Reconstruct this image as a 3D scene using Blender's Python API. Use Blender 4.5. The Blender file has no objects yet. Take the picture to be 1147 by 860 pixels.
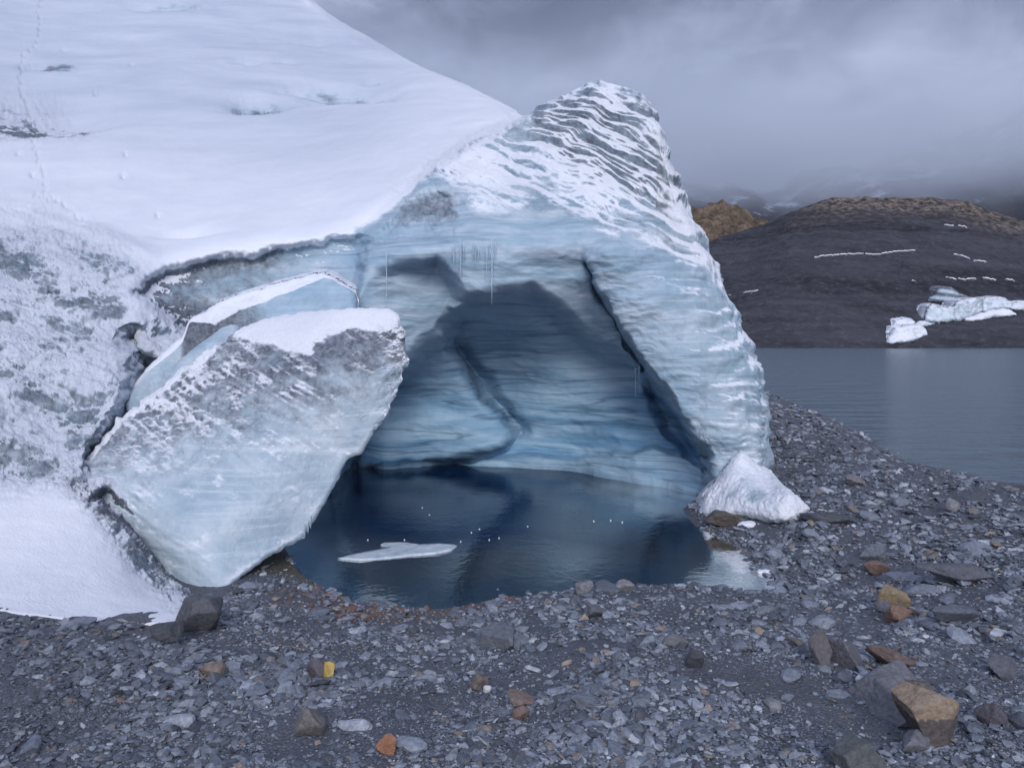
import bpy, bmesh, math, random
import numpy as np
from mathutils import Vector
from mathutils.bvhtree import BVHTree

R = math.radians
rng = np.random.default_rng(7)
random.seed(7)
scene = bpy.context.scene
COL = scene.collection

# ------------------------------------------------------------------ camera
F = 900.0
CX, CY = 573.5, 430.0
EYE = np.array([0.0, 0.0, 5.0])
PITCH = math.atan(65 / F)
cam = bpy.data.cameras.new('camera')
cam.sensor_width = 36
cam.lens = 36 * F / 1147
cam.clip_start = 0.1
cam.clip_end = 20000
camo = bpy.data.objects.new('camera', cam)
camo.location = EYE
camo.rotation_euler = (math.pi / 2 - PITCH, 0, 0)
COL.objects.link(camo)
scene.camera = camo

# ------------------------------------------------------------------ exposure
vs = scene.view_settings
vs.view_transform = 'Standard'
vs.look = 'None'
vs.gamma = 1
vs.use_curve_mapping = False
vs.exposure = 0.06
scene.cycles.use_denoising = True
scene.cycles.max_bounces = 8
scene.cycles.diffuse_bounces = 4
scene.cycles.glossy_bounces = 3
scene.cycles.transmission_bounces = 4
scene.cycles.transparent_max_bounces = 8
scene.cycles.volume_bounces = 6
scene.cycles.volume_step_rate = 2.0

# ------------------------------------------------------------------ sun and sky
SUN_EL, SUN_AZ = 28, 177            # azimuth clockwise from +Y: right and behind the camera
sun = bpy.data.lights.new('sun', 'SUN')
sun.energy = 1.75
sun.angle = R(22)
sun.color = (1.0, 0.99, 0.985)
suno = bpy.data.objects.new('sun', sun)
sd = Vector((math.sin(R(SUN_AZ)) * math.cos(R(SUN_EL)), math.cos(R(SUN_AZ)) * math.cos(R(SUN_EL)), math.sin(R(SUN_EL))))
suno.rotation_euler = sd.to_track_quat('Z', 'Y').to_euler()
suno.location = (20, -20, 40)
COL.objects.link(suno)

world = bpy.data.worlds.new('World')
scene.world = world
world.use_nodes = True


class NT:
    """small helper for writing node trees"""
    def __init__(self, tree):
        self.t = tree
        self.t.nodes.clear()

    def n(self, kind, **kw):
        nd = self.t.nodes.new(kind)
        for k, v in kw.items():
            setattr(nd, k, v)
        return nd

    def l(self, a, b):
        self.t.links.new(a, b)

    def val(self, sock, v):
        if isinstance(v, bpy.types.NodeSocket):
            self.l(v, sock)
        else:
            sock.default_value = v

    def math(self, op, a, b=0.0, c=None, clamp=False):
        nd = self.n('ShaderNodeMath', operation=op, use_clamp=clamp)
        self.val(nd.inputs[0], a)
        self.val(nd.inputs[1], b)
        if c is not None:
            self.val(nd.inputs[2], c)
        return nd.outputs[0]

    def vmath(self, op, a, b=None, scale=None):
        nd = self.n('ShaderNodeVectorMath', operation=op)
        self.val(nd.inputs[0], a)
        if b is not None:
            self.val(nd.inputs[1], b)
        if scale is not None:
            self.val(nd.inputs[3], scale)
        return nd.outputs[0]

    def noise(self, vec, scale, detail=4, rough=0.55, dist=0.0, color=False):
        nd = self.n('ShaderNodeTexNoise')
        self.val(nd.inputs['Vector'], vec)
        nd.inputs['Scale'].default_value = scale
        nd.inputs['Detail'].default_value = detail
        nd.inputs['Roughness'].default_value = rough
        nd.inputs['Distortion'].default_value = dist
        return nd.outputs['Color' if color else 'Fac']

    def ramp(self, fac, stops, interp='LINEAR'):
        nd = self.n('ShaderNodeValToRGB')
        cr = nd.color_ramp
        cr.interpolation = interp
        while len(cr.elements) < len(stops):
            cr.elements.new(0.5)
        for e, (p, c) in zip(cr.elements, stops):
            e.position = p
            e.color = (c, c, c, 1) if isinstance(c, (int, float)) else (*c, 1)
        self.val(nd.inputs[0], fac)
        return nd.outputs[0]

    def mapr(self, v, a, b, c=0.0, d=1.0, smooth=False):
        nd = self.n('ShaderNodeMapRange')
        if smooth:
            nd.interpolation_type = 'SMOOTHSTEP'
        self.val(nd.inputs[0], v)
        for i, x in enumerate((a, b, c, d)):
            nd.inputs[i + 1].default_value = x
        return nd.outputs[0]

    def mix(self, fac, a, b, mode='MIX'):
        nd = self.n('ShaderNodeMix', data_type='RGBA', blend_type=mode)
        nd.clamp_factor = True
        self.val(nd.inputs[0], fac)
        for s, x in ((nd.inputs[6], a), (nd.inputs[7], b)):
            if isinstance(x, bpy.types.NodeSocket):
                self.l(x, s)
            else:
                s.default_value = (*x, 1) if len(x) == 3 else x
        return nd.outputs[2]

    def attr(self, name, out='Fac'):
        nd = self.n('ShaderNodeAttribute', attribute_name=name)
        return nd.outputs[out]

    def bump(self, h, strength, dist, normal=None):
        nd = self.n('ShaderNodeBump')
        nd.inputs['Strength'].default_value = strength
        nd.inputs['Distance'].default_value = dist
        self.val(nd.inputs['Height'], h)
        if normal is not None:
            self.l(normal, nd.inputs['Normal'])
        return nd.outputs[0]


w = NT(world.node_tree)
tc = w.n('ShaderNodeTexCoord')
dirv = tc.outputs['Generated']
sep = w.n('ShaderNodeSeparateXYZ')
w.l(dirv, sep.inputs[0])
dx, dy, dz = sep.outputs
zz = w.math('ADD', w.math('ABSOLUTE', dz), 0.35)
comb = w.n('ShaderNodeCombineXYZ')
w.l(w.math('DIVIDE', dx, zz), comb.inputs[0])
w.l(w.math('DIVIDE', dy, zz), comb.inputs[1])
w.l(dz, comb.inputs[2])
cl1 = w.noise(comb.outputs[0], 2.1, 6, 0.55, 0.4)
cl2 = w.noise(comb.outputs[0], 6.0, 6, 0.6, 0.8)
cl = w.math('ADD', w.math('MULTIPLY', cl1, 0.62), w.math('MULTIPLY', cl2, 0.38))
cloudcol = w.ramp(cl, [(0.39, (0.12, 0.145, 0.225)), (0.48, (0.195, 0.23, 0.35)), (0.56, (0.31, 0.355, 0.51)), (0.63, (0.47, 0.52, 0.70))])
# the overcast is thinnest overhead and behind the viewer
bright = w.math('ADD', 1.0, w.math('MULTIPLY', w.mapr(dz, 0.30, 0.85, 0, 1, True), 0.35))
bright = w.math('ADD', bright, w.math('MULTIPLY', w.mapr(dy, 0.2, -0.5, 0, 1, True), 0.9))
sky = w.n('ShaderNodeTexSky', sky_type='NISHITA')
sky.sun_disc = False
sky.sun_elevation = R(SUN_EL)
sky.sun_rotation = R(SUN_AZ)
sky.air_density = 1.0
sky.dust_density = 3.0
bg1 = w.n('ShaderNodeBackground')
w.l(sky.outputs[0], bg1.inputs[0])
bg1.inputs[1].default_value = 0.01
bg2 = w.n('ShaderNodeBackground')
w.l(cloudcol, bg2.inputs[0])
w.l(bright, bg2.inputs[1])
ad = w.n('ShaderNodeAddShader')
w.l(bg1.outputs[0], ad.inputs[0])
w.l(bg2.outputs[0], ad.inputs[1])
wo = w.n('ShaderNodeOutputWorld')
w.l(ad.outputs[0], wo.inputs[0])


# ------------------------------------------------------------------ maths helpers
def at(u, v, Y):
    """world point seen at photograph pixel (u, v) at forward distance Y"""
    u, v, Y = np.broadcast_arrays(np.asarray(u, float), np.asarray(v, float), np.asarray(Y, float))
    a = (u - CX) / F
    b = -(v - CY) / F
    cp, sp = math.cos(PITCH), math.sin(PITCH)
    d = np.stack([a, cp + b * sp, -sp + b * cp], -1)
    return EYE + d * (Y / d[..., 1])[..., None]


def yw(v):
    """forward distance at which a pixel row meets the water plane"""
    p = at(CX, v, 1.0)
    return -EYE[2] / (p[..., 2] - EYE[2])


def _hash(ix, iy, iz, seed):
    h = (ix * 374761393 + iy * 668265263 + iz * 2147483647 + seed * 1274126177) & 0xFFFFFFFF
    h = ((h ^ (h >> 13)) * 1274126177) & 0xFFFFFFFF
    h = ((h ^ (h >> 16)) * 2246822519) & 0xFFFFFFFF
    return h ^ (h >> 15)


_G = rng.normal(size=(256, 3))
_G /= np.linalg.norm(_G, axis=1)[:, None]


def noise3(p, seed=0):
    """gradient noise, about -1..1"""
    shp = p.shape[:-1]
    p = p.reshape(-1, 3)
    i = np.floor(p).astype(np.int64)
    f = p - i
    s = f * f * f * (f * (f * 6 - 15) + 10)
    out = np.zeros(len(p))
    for a in (0, 1):
        for b in (0, 1):
            for c in (0, 1):
                h = _hash(i[:, 0] + a, i[:, 1] + b, i[:, 2] + c, seed) & 255
                g = _G[h]
                d = g[:, 0] * (f[:, 0] - a) + g[:, 1] * (f[:, 1] - b) + g[:, 2] * (f[:, 2] - c)
                wgt = (s[:, 0] if a else 1 - s[:, 0]) * (s[:, 1] if b else 1 - s[:, 1]) * (s[:, 2] if c else 1 - s[:, 2])
                out += wgt * d
    return (out * 1.6).reshape(shp)


def fbm(p, octaves=4, gain=0.5, lac=2.03, seed=0, ridged=False, billow=False):
    o = np.zeros(p.shape[:-1])
    a = 1.0
    t = 0
    for k in range(octaves):
        nz = noise3(p, seed + k * 17)
        if ridged:
            nz = 1 - 2 * np.abs(nz)
        if billow:
            nz = 2 * np.abs(nz) - 0.6
        o += a * nz
        t += a
        a *= gain
        p = p * lac + 3.7
    return o / t


def sstep(a, b, x):
    t = np.clip((x - a) / (b - a), 0, 1)
    return t * t * (3 - 2 * t)


def psd(poly, u, v):
    """signed distance to a polygon, positive inside"""
    poly = np.asarray(poly, float)
    d2 = np.full(u.shape, 1e18)
    ins = np.zeros(u.shape, bool)
    n = len(poly)
    for k in range(n):
        ax, ay = poly[k]
        bx, by = poly[(k + 1) % n]
        ex, ey = bx - ax, by - ay
        L = ex * ex + ey * ey + 1e-12
        t = np.clip(((u - ax) * ex + (v - ay) * ey) / L, 0, 1)
        d2 = np.minimum(d2, (u - ax - t * ex) ** 2 + (v - ay - t * ey) ** 2)
        cond = (ay > v) != (by > v)
        xs = ax + (v - ay) * ex / (ey if abs(ey) > 1e-12 else 1e-12)
        ins ^= cond & (u < xs)
    d = np.sqrt(d2)
    return np.where(ins, d, -d)


def pld(line, u, v):
    """distance to an open polyline"""
    line = np.asarray(line, float)
    d2 = np.full(u.shape, 1e18)
    for k in range(len(line) - 1):
        ax, ay = line[k]
        ex, ey = line[k + 1] - line[k]
        t = np.clip(((u - ax) * ex + (v - ay) * ey) / (ex * ex + ey * ey + 1e-12), 0, 1)
        d2 = np.minimum(d2, (u - ax - t * ex) ** 2 + (v - ay - t * ey) ** 2)
    return np.sqrt(d2)


class TPS:
    """thin plate interpolation of log depth from (u, v, Y) control points"""
    def __init__(self, pts, smooth=0.0):
        p = np.asarray(pts, float)
        self.c = p[:, :2] / 100
        n = len(p)
        K = self._k(self.c, self.c) + smooth * np.eye(n)
        P = np.hstack([np.ones((n, 1)), self.c])
        A = np.block([[K, P], [P.T, np.zeros((3, 3))]])
        self.w = np.linalg.solve(A, np.concatenate([np.log(p[:, 2]), np.zeros(3)]))

    @staticmethod
    def _k(a, b):
        r2 = ((a[:, None, :] - b[None, :, :]) ** 2).sum(-1)
        return 0.5 * r2 * np.log(r2 + 1e-9)

    def __call__(self, u, v):
        q = np.stack([u.ravel(), v.ravel()], -1) / 100
        out = np.empty(len(q))
        for s in range(0, len(q), 60000):
            e = q[s:s + 60000]
            out[s:s + 60000] = self._k(e, self.c) @ self.w[:-3] + self.w[-3] + e @ self.w[-2:]
        return np.exp(out).reshape(u.shape)


def grid_normals(P):
    du = np.gradient(P, axis=0)
    dv = np.gradient(P, axis=1)
    n = np.cross(dv, du)
    return n / (np.linalg.norm(n, axis=-1, keepdims=True) + 1e-12)


def box_blur(a, k):
    """cheap blur over a 2-D grid"""
    for ax in (0, 1):
        pad = [(0, 0)] * a.ndim
        pad[ax] = (k, k)
        b = np.pad(a, pad, mode='edge').cumsum(axis=ax)
        z = np.zeros_like(np.take(b, [0], axis=ax))
        b = np.concatenate([z, b], axis=ax)
        n = a.shape[ax]
        hi = np.take(b, np.arange(2 * k + 1, 2 * k + 1 + n), axis=ax)
        lo = np.take(b, np.arange(0, n), axis=ax)
        a = (hi - lo) / (2 * k + 1)
    return a


# ------------------------------------------------------------------ mesh helpers
def mesh_np(name, verts, faces, mat=None, smooth=True, parent=None, attrs=None, sizes=None):
    """one mesh object from numpy arrays; faces is (n, k) or a flat loop list with sizes"""
    me = bpy.data.meshes.new(name)
    verts = np.asarray(verts, np.float32).reshape(-1, 3)
    me.vertices.add(len(verts))
    me.vertices.foreach_set('co', verts.ravel())
    if sizes is None:
        faces = np.asarray(faces, np.int32)
        nf, k = faces.shape
        sizes = np.full(nf, k, np.int32)
        flat = faces.ravel()
    else:
        flat = np.asarray(faces, np.int32)
        nf = len(sizes)
    me.loops.add(len(flat))
    me.loops.foreach_set('vertex_index', flat)
    me.polygons.add(nf)
    starts = np.concatenate([[0], np.cumsum(sizes)[:-1]]).astype(np.int32)
    me.polygons.foreach_set('loop_start', starts)
    me.polygons.foreach_set('use_smooth', np.full(nf, smooth, bool))
    me.update(calc_edges=True)
    me.validate()
    for an, av in (attrs or {}).items():
        av = np.asarray(av, np.float32)
        if av.ndim == 1:
            a = me.attributes.new(an, 'FLOAT', 'POINT')
            a.data.foreach_set('value', av)
        else:
            a = me.attributes.new(an, 'FLOAT_COLOR', 'POINT')
            a.data.foreach_set('color', np.hstack([av, np.ones((len(av), 1))]).astype(np.float32).ravel())
    o = bpy.data.objects.new(name, me)
    COL.objects.link(o)
    if mat:
        me.materials.append(mat)
    if parent:
        o.parent = parent
    return o


def tag(o, label=None, cat=None, group=None, kind=None):
    for k, v in (('label', label), ('category', cat), ('group', group), ('kind', kind)):
        if v:
            o[k] = v
    return o


def quads(nu, nv, off=0):
    i = np.arange(nu - 1)[:, None] * nv + np.arange(nv - 1)[None, :] + off
    return np.stack([i, i + 1, i + nv + 1, i + nv], -1).reshape(-1, 4)


# ------------------------------------------------------------------ materials
def new_mat(name):
    m = bpy.data.materials.new(name)
    m.use_nodes = True
    t = NT(m.node_tree)
    out = t.n('ShaderNodeOutputMaterial')
    b = t.n('ShaderNodeBsdfPrincipled')
    t.l(b.outputs[0], out.inputs[0])
    return m, t, b, out


def ice_material():
    """snow, clear blue ice, white bubbly ice and dirty ice, mixed by vertex masks and noise"""
    m, t, b, out = new_mat('glacier_ice')
    geo = t.n('ShaderNodeNewGeometry')
    pos = geo.outputs['Position']
    snow, blue, dirt_shade = t.attr('snow'), t.attr('blue'), t.attr('dirt')  # the last mask holds real grime plus shade painted in as grey
    # foliation: thin, nearly level layers that bend a little
    warp = t.vmath('SCALE', t.noise(pos, 0.22, 2, 0.4, 0, True), scale=0.7)
    p2 = t.vmath('ADD', pos, warp)
    p3 = t.vmath('MULTIPLY', p2, (0.22, 0.22, 2.6))
    bands = t.noise(p3, 1.0, 6, 0.62)
    p4 = t.vmath('MULTIPLY', p2, (0.10, 0.10, 1.9))
    thin = t.ramp(t.noise(p4, 1.0, 3, 0.5), [(0.475, 0), (0.50, 1), (0.53, 0)])
    cloudy = t.noise(pos, 1.1, 5, 0.6)
    white = t.mix(t.mapr(cloudy, 0.35, 0.65), (0.36, 0.46, 0.535), (0.60, 0.665, 0.72))
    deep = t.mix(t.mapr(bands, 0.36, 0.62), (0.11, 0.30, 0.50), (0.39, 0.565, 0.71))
    hard = t.mapr(bands, 0.42, 0.60)
    white = t.mix(t.math('MULTIPLY', hard, t.mapr(t.attr('hasdirt'), 0, 1, 0.1, 0.75)), white, (0.25, 0.365, 0.445))
    fine = t.noise(t.vmath('MULTIPLY', p2, (0.5, 0.5, 9.0)), 1.0, 4, 0.6)
    white = t.mix(t.mapr(fine, 0.5, 0.68, 0, 0.5), white, (0.74, 0.79, 0.83))
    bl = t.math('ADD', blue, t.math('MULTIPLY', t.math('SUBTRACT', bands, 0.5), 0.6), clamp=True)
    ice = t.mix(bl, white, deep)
    ice = t.mix(t.math('MULTIPLY', t.math('MULTIPLY', t.math('MULTIPLY', thin, 0.55), t.attr('hasdirt')), t.math('ADD', 0.25, blue, clamp=True)), ice, (0.03, 0.075, 0.13))
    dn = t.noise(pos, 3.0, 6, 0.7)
    df = t.mapr(t.math('ADD', t.math('MULTIPLY', dirt_shade, 1.25), t.math('MULTIPLY', t.math('SUBTRACT', dn, 0.5), 1.1)), 0.25, 0.85, 0, 1, True)
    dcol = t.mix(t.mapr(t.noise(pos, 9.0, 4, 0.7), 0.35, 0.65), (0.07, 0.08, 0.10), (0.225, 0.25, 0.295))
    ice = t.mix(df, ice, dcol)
    sn = t.noise(pos, 5.0, 5, 0.7)
    sn2 = t.noise(pos, 22.0, 3, 0.7)
    sfac = t.math('ADD', snow, t.math('ADD', t.math('MULTIPLY', t.math('SUBTRACT', sn, 0.5), 0.7), t.math('MULTIPLY', t.math('SUBTRACT', sn2, 0.5), 0.45)))
    sf = t.mapr(sfac, 0.28, 0.72, 0, 1, True)
    scol = t.mix(t.mapr(t.noise(pos, 0.5, 4, 0.6), 0.35, 0.7), (0.70, 0.72, 0.775), (0.79, 0.80, 0.84))
    # wind-packed grey snow; it also paints in the upper slope's weaker light
    old_snow_shade = t.mix(t.mapr(t.noise(t.vmath('MULTIPLY', pos, (0.25, 0.4, 0.9)), 0.6, 5, 0.6), 0.3, 0.7), (0.42, 0.46, 0.545), (0.545, 0.58, 0.66))
    scol = t.mix(t.attr('old'), scol, old_snow_shade)
    col = t.mix(sf, ice, scol)
    t.l(col, b.inputs['Base Color'])
    t.l(t.mapr(sf, 0, 1, 0.42, 0.85), b.inputs['Roughness'])
    b.inputs['Specular IOR Level'].default_value = 0.35
    trl = t.n('ShaderNodeBsdfTranslucent')
    t.l(t.mix(sf, t.mix(0.35, ice, (0.75, 0.9, 1.0)), (0.75, 0.85, 0.97)), trl.inputs[0])
    mx = t.n('ShaderNodeMixShader')
    t.l(t.mapr(sf, 0, 1, 0.14, 0.0), mx.inputs[0])
    t.l(b.outputs[0], mx.inputs[1])
    t.l(trl.outputs[0], mx.inputs[2])
    t.l(mx.outputs[0], out.inputs[0])
    h = t.math('ADD', t.math('MULTIPLY', sn, 0.6), t.math('MULTIPLY', sn2, 0.35))
    h = t.math('ADD', h, t.math('MULTIPLY', bands, t.mapr(sf, 0, 1, 0.5, 0.0)))
    bstr = t.math('MULTIPLY', t.attr('rough'), 1.0)
    nd = t.n('ShaderNodeBump')
    nd.inputs['Distance'].default_value = 0.12
    t.l(t.math('ADD', 0.22, t.math('MULTIPLY', bstr, 0.75)), nd.inputs['Strength'])
    t.l(h, nd.inputs['Height'])
    t.l(nd.outputs[0], b.inputs['Normal'])
    return m


def ground_material():
    m, t, b, out = new_mat('moraine_gravel')
    geo = t.n('ShaderNodeNewGeometry')
    pos = geo.outputs['Position']
    a = t.noise(pos, 0.35, 4, 0.6)
    c = t.noise(pos, 14, 6, 0.75)
    vor = t.n('ShaderNodeTexVoronoi')
    t.l(pos, vor.inputs['Vector'])
    vor.inputs['Scale'].default_value = 26
    vor2 = t.n('ShaderNodeTexVoronoi')
    t.l(pos, vor2.inputs['Vector'])
    vor2.inputs['Scale'].default_value = 70
    base = t.mix(t.mapr(a, 0.35, 0.65), (0.056, 0.064, 0.082), (0.088, 0.099, 0.125))
    sp = t.n('ShaderNodeSeparateColor')
    t.l(vor.outputs['Color'], sp.inputs[0])
    base = t.mix(t.mapr(sp.outputs[0], 0.0, 1.0, 0.0, 0.55), base, (0.15, 0.155, 0.175))
    sp2 = t.n('ShaderNodeSeparateColor')
    t.l(vor2.outputs['Color'], sp2.inputs[0])
    base = t.mix(t.mapr(sp2.outputs[0], 0.55, 1.0, 0.0, 0.5), base, (0.17, 0.17, 0.19))
    base = t.mix(t.mapr(c, 0.5, 0.75, 0, 0.6), base, (0.03, 0.03, 0.036))
    base = t.mix(t.math('MULTIPLY', t.attr('rust'), t.mapr(c, 0.3, 0.6)), base, (0.13, 0.085, 0.065))
    base = t.mix(t.attr('bed'), base, t.mix(t.mapr(c, 0.35, 0.65), (0.075, 0.066, 0.045), (0.14, 0.125, 0.09)))
    t.l(base, b.inputs['Base Color'])
    wet = t.mapr(t.noise(pos, 0.8, 3, 0.6), 0.4, 0.65, 0.45, 0.85)
    t.l(wet, b.inputs['Roughness'])
    h = t.math('ADD', t.math('MULTIPLY', vor.outputs['Distance'], -0.8), t.math('MULTIPLY', vor2.outputs['Distance'], -0.3))
    h = t.math('ADD', h, t.math('MULTIPLY', c, 0.8))
    t.l(t.bump(h, 0.9, 0.035), b.inputs['Normal'])
    return m


def rock_material():
    m, t, b, out = new_mat('moraine_rock')
    tc = t.n('ShaderNodeTexCoord')
    geo = t.n('ShaderNodeNewGeometry')
    pos = geo.outputs['Position']
    tint = t.attr('tint', 'Color')
    n1 = t.noise(pos, 18, 6, 0.7)
    n2 = t.noise(pos, 5, 4, 0.6)
    col = t.mix(t.mapr(n1, 0.3, 0.7), (0.55, 0.55, 0.56), (1.3, 1.3, 1.28))
    col = t.mix(1.0, tint, col, 'MULTIPLY')
    col = t.mix(t.mapr(n2, 0.56, 0.72, 0, 0.5), col, (0.13, 0.12, 0.115))
    t.l(col, b.inputs['Base Color'])
    b.inputs['Roughness'].default_value = 0.62
    b.inputs['Specular IOR Level'].default_value = 0.4
    h = t.math('ADD', n1, t.math('MULTIPLY', t.noise(pos, 60, 3, 0.7), 0.4))
    t.l(t.bump(h, 0.6, 0.02), b.inputs['Normal'])
    return m


def hill_material():
    m, t, b, out = new_mat('moraine_hill')
    geo = t.n('ShaderNodeNewGeometry')
    pos = geo.outputs['Position']
    p = t.vmath('MULTIPLY', pos, (0.5, 0.5, 1.4))
    n1 = t.noise(p, 0.06, 7, 0.65)
    n2 = t.noise(pos, 0.5, 5, 0.7)
    sv = t.n('ShaderNodeVectorRotate')
    sv.inputs['Angle'].default_value = 0.5
    t.l(pos, sv.inputs['Vector'])
    stk = t.noise(t.vmath('MULTIPLY', sv.outputs[0], (0.02, 0.14, 0.12)), 1.0, 6, 0.7, 0.4)
    terr = t.noise(t.vmath('MULTIPLY', pos, (0.006, 0.006, 0.16)), 1.0, 5, 0.65, 0.6)
    n1 = t.math('ADD', t.math('MULTIPLY', n1, 0.25), t.math('ADD', t.math('MULTIPLY', stk, 0.35), t.math('MULTIPLY', terr, 0.4)))
    col = t.mix(t.mapr(n1, 0.42, 0.60), (0.012, 0.013, 0.02), (0.09, 0.09, 0.115))
    col = t.mix(t.mapr(n2, 0.5, 0.72, 0, 0.7), col, (0.15, 0.145, 0.16))
    top = t.math('MULTIPLY', t.attr('crest'), t.mapr(t.math('ADD', t.math('MULTIPLY', t.noise(p, 0.25, 6, 0.7), 0.5), t.math('MULTIPLY', terr, 0.5)), 0.40, 0.56))
    col = t.mix(top, col, t.mix(t.mapr(n2, 0.42, 0.6), (0.03, 0.026, 0.026), (0.36, 0.285, 0.225)))
    t.l(col, b.inputs['Base Color'])
    b.inputs['Roughness'].default_value = 0.9
    h = t.math('ADD', t.noise(p, 0.35, 6, 0.7), t.math('MULTIPLY', n2, 0.3))
    t.l(t.bump(h, 1.0, 4.5), b.inputs['Normal'])
    return m


def outcrop_material():
    m, t, b, out = new_mat('brown_outcrop')
    geo = t.n('ShaderNodeNewGeometry')
    pos = geo.outputs['Position']
    p = t.vmath('MULTIPLY', pos, (0.8, 0.8, 0.35))
    n1 = t.noise(p, 0.25, 7, 0.72)
    col = t.ramp(n1, [(0.33, (0.03, 0.024, 0.02)), (0.48, (0.15, 0.105, 0.07)), (0.66, (0.34, 0.25, 0.165))])
    t.l(col, b.inputs['Base Color'])
    b.inputs['Roughness'].default_value = 0.9
    t.l(t.bump(n1, 1.0, 5.0), b.inputs['Normal'])
    return m


def mountain_material():
    m, t, b, out = new_mat('snowy_rock')
    geo = t.n('ShaderNodeNewGeometry')
    pos = geo.outputs['Position']
    n1 = t.noise(pos, 0.02, 7, 0.68)
    rock = t.mix(t.mapr(n1, 0.35, 0.65), (0.03, 0.031, 0.04), (0.09, 0.085, 0.095))
    sn = t.mapr(t.math('ADD', t.noise(t.vmath('MULTIPLY', pos, (1, 1, 0.5)), 0.035, 6, 0.7), t.attr('snow')), 0.62, 0.72)
    col = t.mix(sn, rock, (0.55, 0.57, 0.63))
    t.l(col, b.inputs['Base Color'])
    b.inputs['Roughness'].default_value = 0.9
    t.l(t.bump(n1, 0.8, 8.0), b.inputs['Normal'])
    return m


def snow_material():
    m, t, b, out = new_mat('snow')
    geo = t.n('ShaderNodeNewGeometry')
    n = t.noise(geo.outputs['Position'], 6, 5, 0.7)
    t.l(t.mix(t.mapr(n, 0.3, 0.7), (0.82, 0.84, 0.88), (0.90, 0.91, 0.93)), b.inputs['Base Color'])
    b.inputs['Roughness'].default_value = 0.8
    t.l(t.bump(n, 0.4, 0.05), b.inputs['Normal'])
    return m


def clear_ice_material():
    m, t, b, out = new_mat('clear_ice')
    b.inputs['Base Color'].default_value = (0.75, 0.84, 0.9, 1)
    b.inputs['Roughness'].default_value = 0.12
    b.inputs['Transmission Weight'].default_value = 0.8
    b.inputs['IOR'].default_value = 1.31
    return m


def water_material(name, deep, rough, ripple_scale, ripple, clear=False, aniso=(1, 1, 1)):
    m, t, b, out = new_mat(name)
    geo = t.n('ShaderNodeNewGeometry')
    pos = geo.outputs['Position']
    p = t.vmath('MULTIPLY', pos, aniso)
    n = t.math('ADD', t.noise(p, ripple_scale, 4, 0.6), t.math('MULTIPLY', t.noise(p, ripple_scale * 3.1, 3, 0.6), 0.4))
    if not clear:
        n = t.math('ADD', t.math('MULTIPLY', n, 0.45), t.math('MULTIPLY', t.noise(t.vmath('MULTIPLY', pos, (0.5, 1.4, 1)), 0.3, 4, 0.65), 1.5))
    nrm = t.bump(n, ripple, 0.4 if not clear else 0.06)
    if clear:
        t.l(t.mix(t.attr('murk'), (0.085, 0.078, 0.055), deep), b.inputs['Base Color'])
    else:
        b.inputs['Base Color'].default_value = (*deep, 1)
    b.inputs['Roughness'].default_value = rough
    b.inputs['IOR'].default_value = 1.25 if clear else 1.333
    t.l(nrm, b.inputs['Normal'])
    if clear:
        # murky water: the shallower it is, the more of the bed shows
        tr = t.n('ShaderNodeBsdfTransparent')
        tr.inputs[0].default_value = (0.85, 0.87, 0.80, 1)
        gl = t.n('ShaderNodeBsdfGlossy')
        gl.inputs['Roughness'].default_value = rough
        t.l(nrm, gl.inputs['Normal'])
        fr = t.n('ShaderNodeFresnel')
        fr.inputs[0].default_value = 1.25
        t.l(nrm, fr.inputs['Normal'])
        s1 = t.n('ShaderNodeMixShader')
        t.l(fr.outputs[0], s1.inputs[0])
        t.l(tr.outputs[0], s1.inputs[1])
        t.l(gl.outputs[0], s1.inputs[2])
        s2 = t.n('ShaderNodeMixShader')
        t.l(t.attr('murk'), s2.inputs[0])
        t.l(s1.outputs[0], s2.inputs[1])
        t.l(b.outputs[0], s2.inputs[2])
        t.l(s2.outputs[0], out.inputs[0])
    return m


M_ICE = ice_material()
M_GROUND = ground_material()
M_ROCK = rock_material()
M_HILL = hill_material()
M_OUTCROP = outcrop_material()
M_MOUNT = mountain_material()
M_SNOW = snow_material()
M_CLEAR = clear_ice_material()
M_LAKE = water_material('lake_water', (0.10, 0.142, 0.172), 0.22, 0.9, 1.0, False, (0.8, 1.1, 1.0))
M_POOL = water_material('pool_water', (0.003, 0.017, 0.058), 0.03, 2.2, 0.14, True)

# ------------------------------------------------------------------ ground
POOL_PX = [(225, 672), (260, 655), (310, 655), (360, 668), (430, 680), (490, 683), (560, 672), (640, 660), (700, 657), (752, 655),
           (800, 657), (848, 664), (882, 657), (876, 648), (852, 640), (838, 618), (805, 600), (778, 588), (765, 570), (790, 552)]
pp = [tuple(at(u, v, yw(v))[:2]) for u, v in POOL_PX]
POOL = pp + [(7.5, 27.0), (5, 33), (-6, 34), (-9, 28), (-8, 19)]
SHORE_PX = [(850, 436), (905, 460), (955, 480), (985, 500), (1020, 520), (1050, 537), (1090, 545), (1147, 558)]
sp = [tuple(at(u, v, yw(v))[:2]) for u, v in SHORE_PX]
LAKE = [(24, 110)] + [(20.5, 75)] + sp + [(18.5, 20.5), (24, 18.5), (40, 16), (300, 14), (900, 100), (900, 1500), (-600, 1500), (-600, 130)]

BAR = [tuple(at(u, v, yw(v))[:2]) for u, v in [(200, 672), (240, 640), (290, 612), (325, 602), (338, 620), (335, 645), (345, 662), (300, 670)]]


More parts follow.
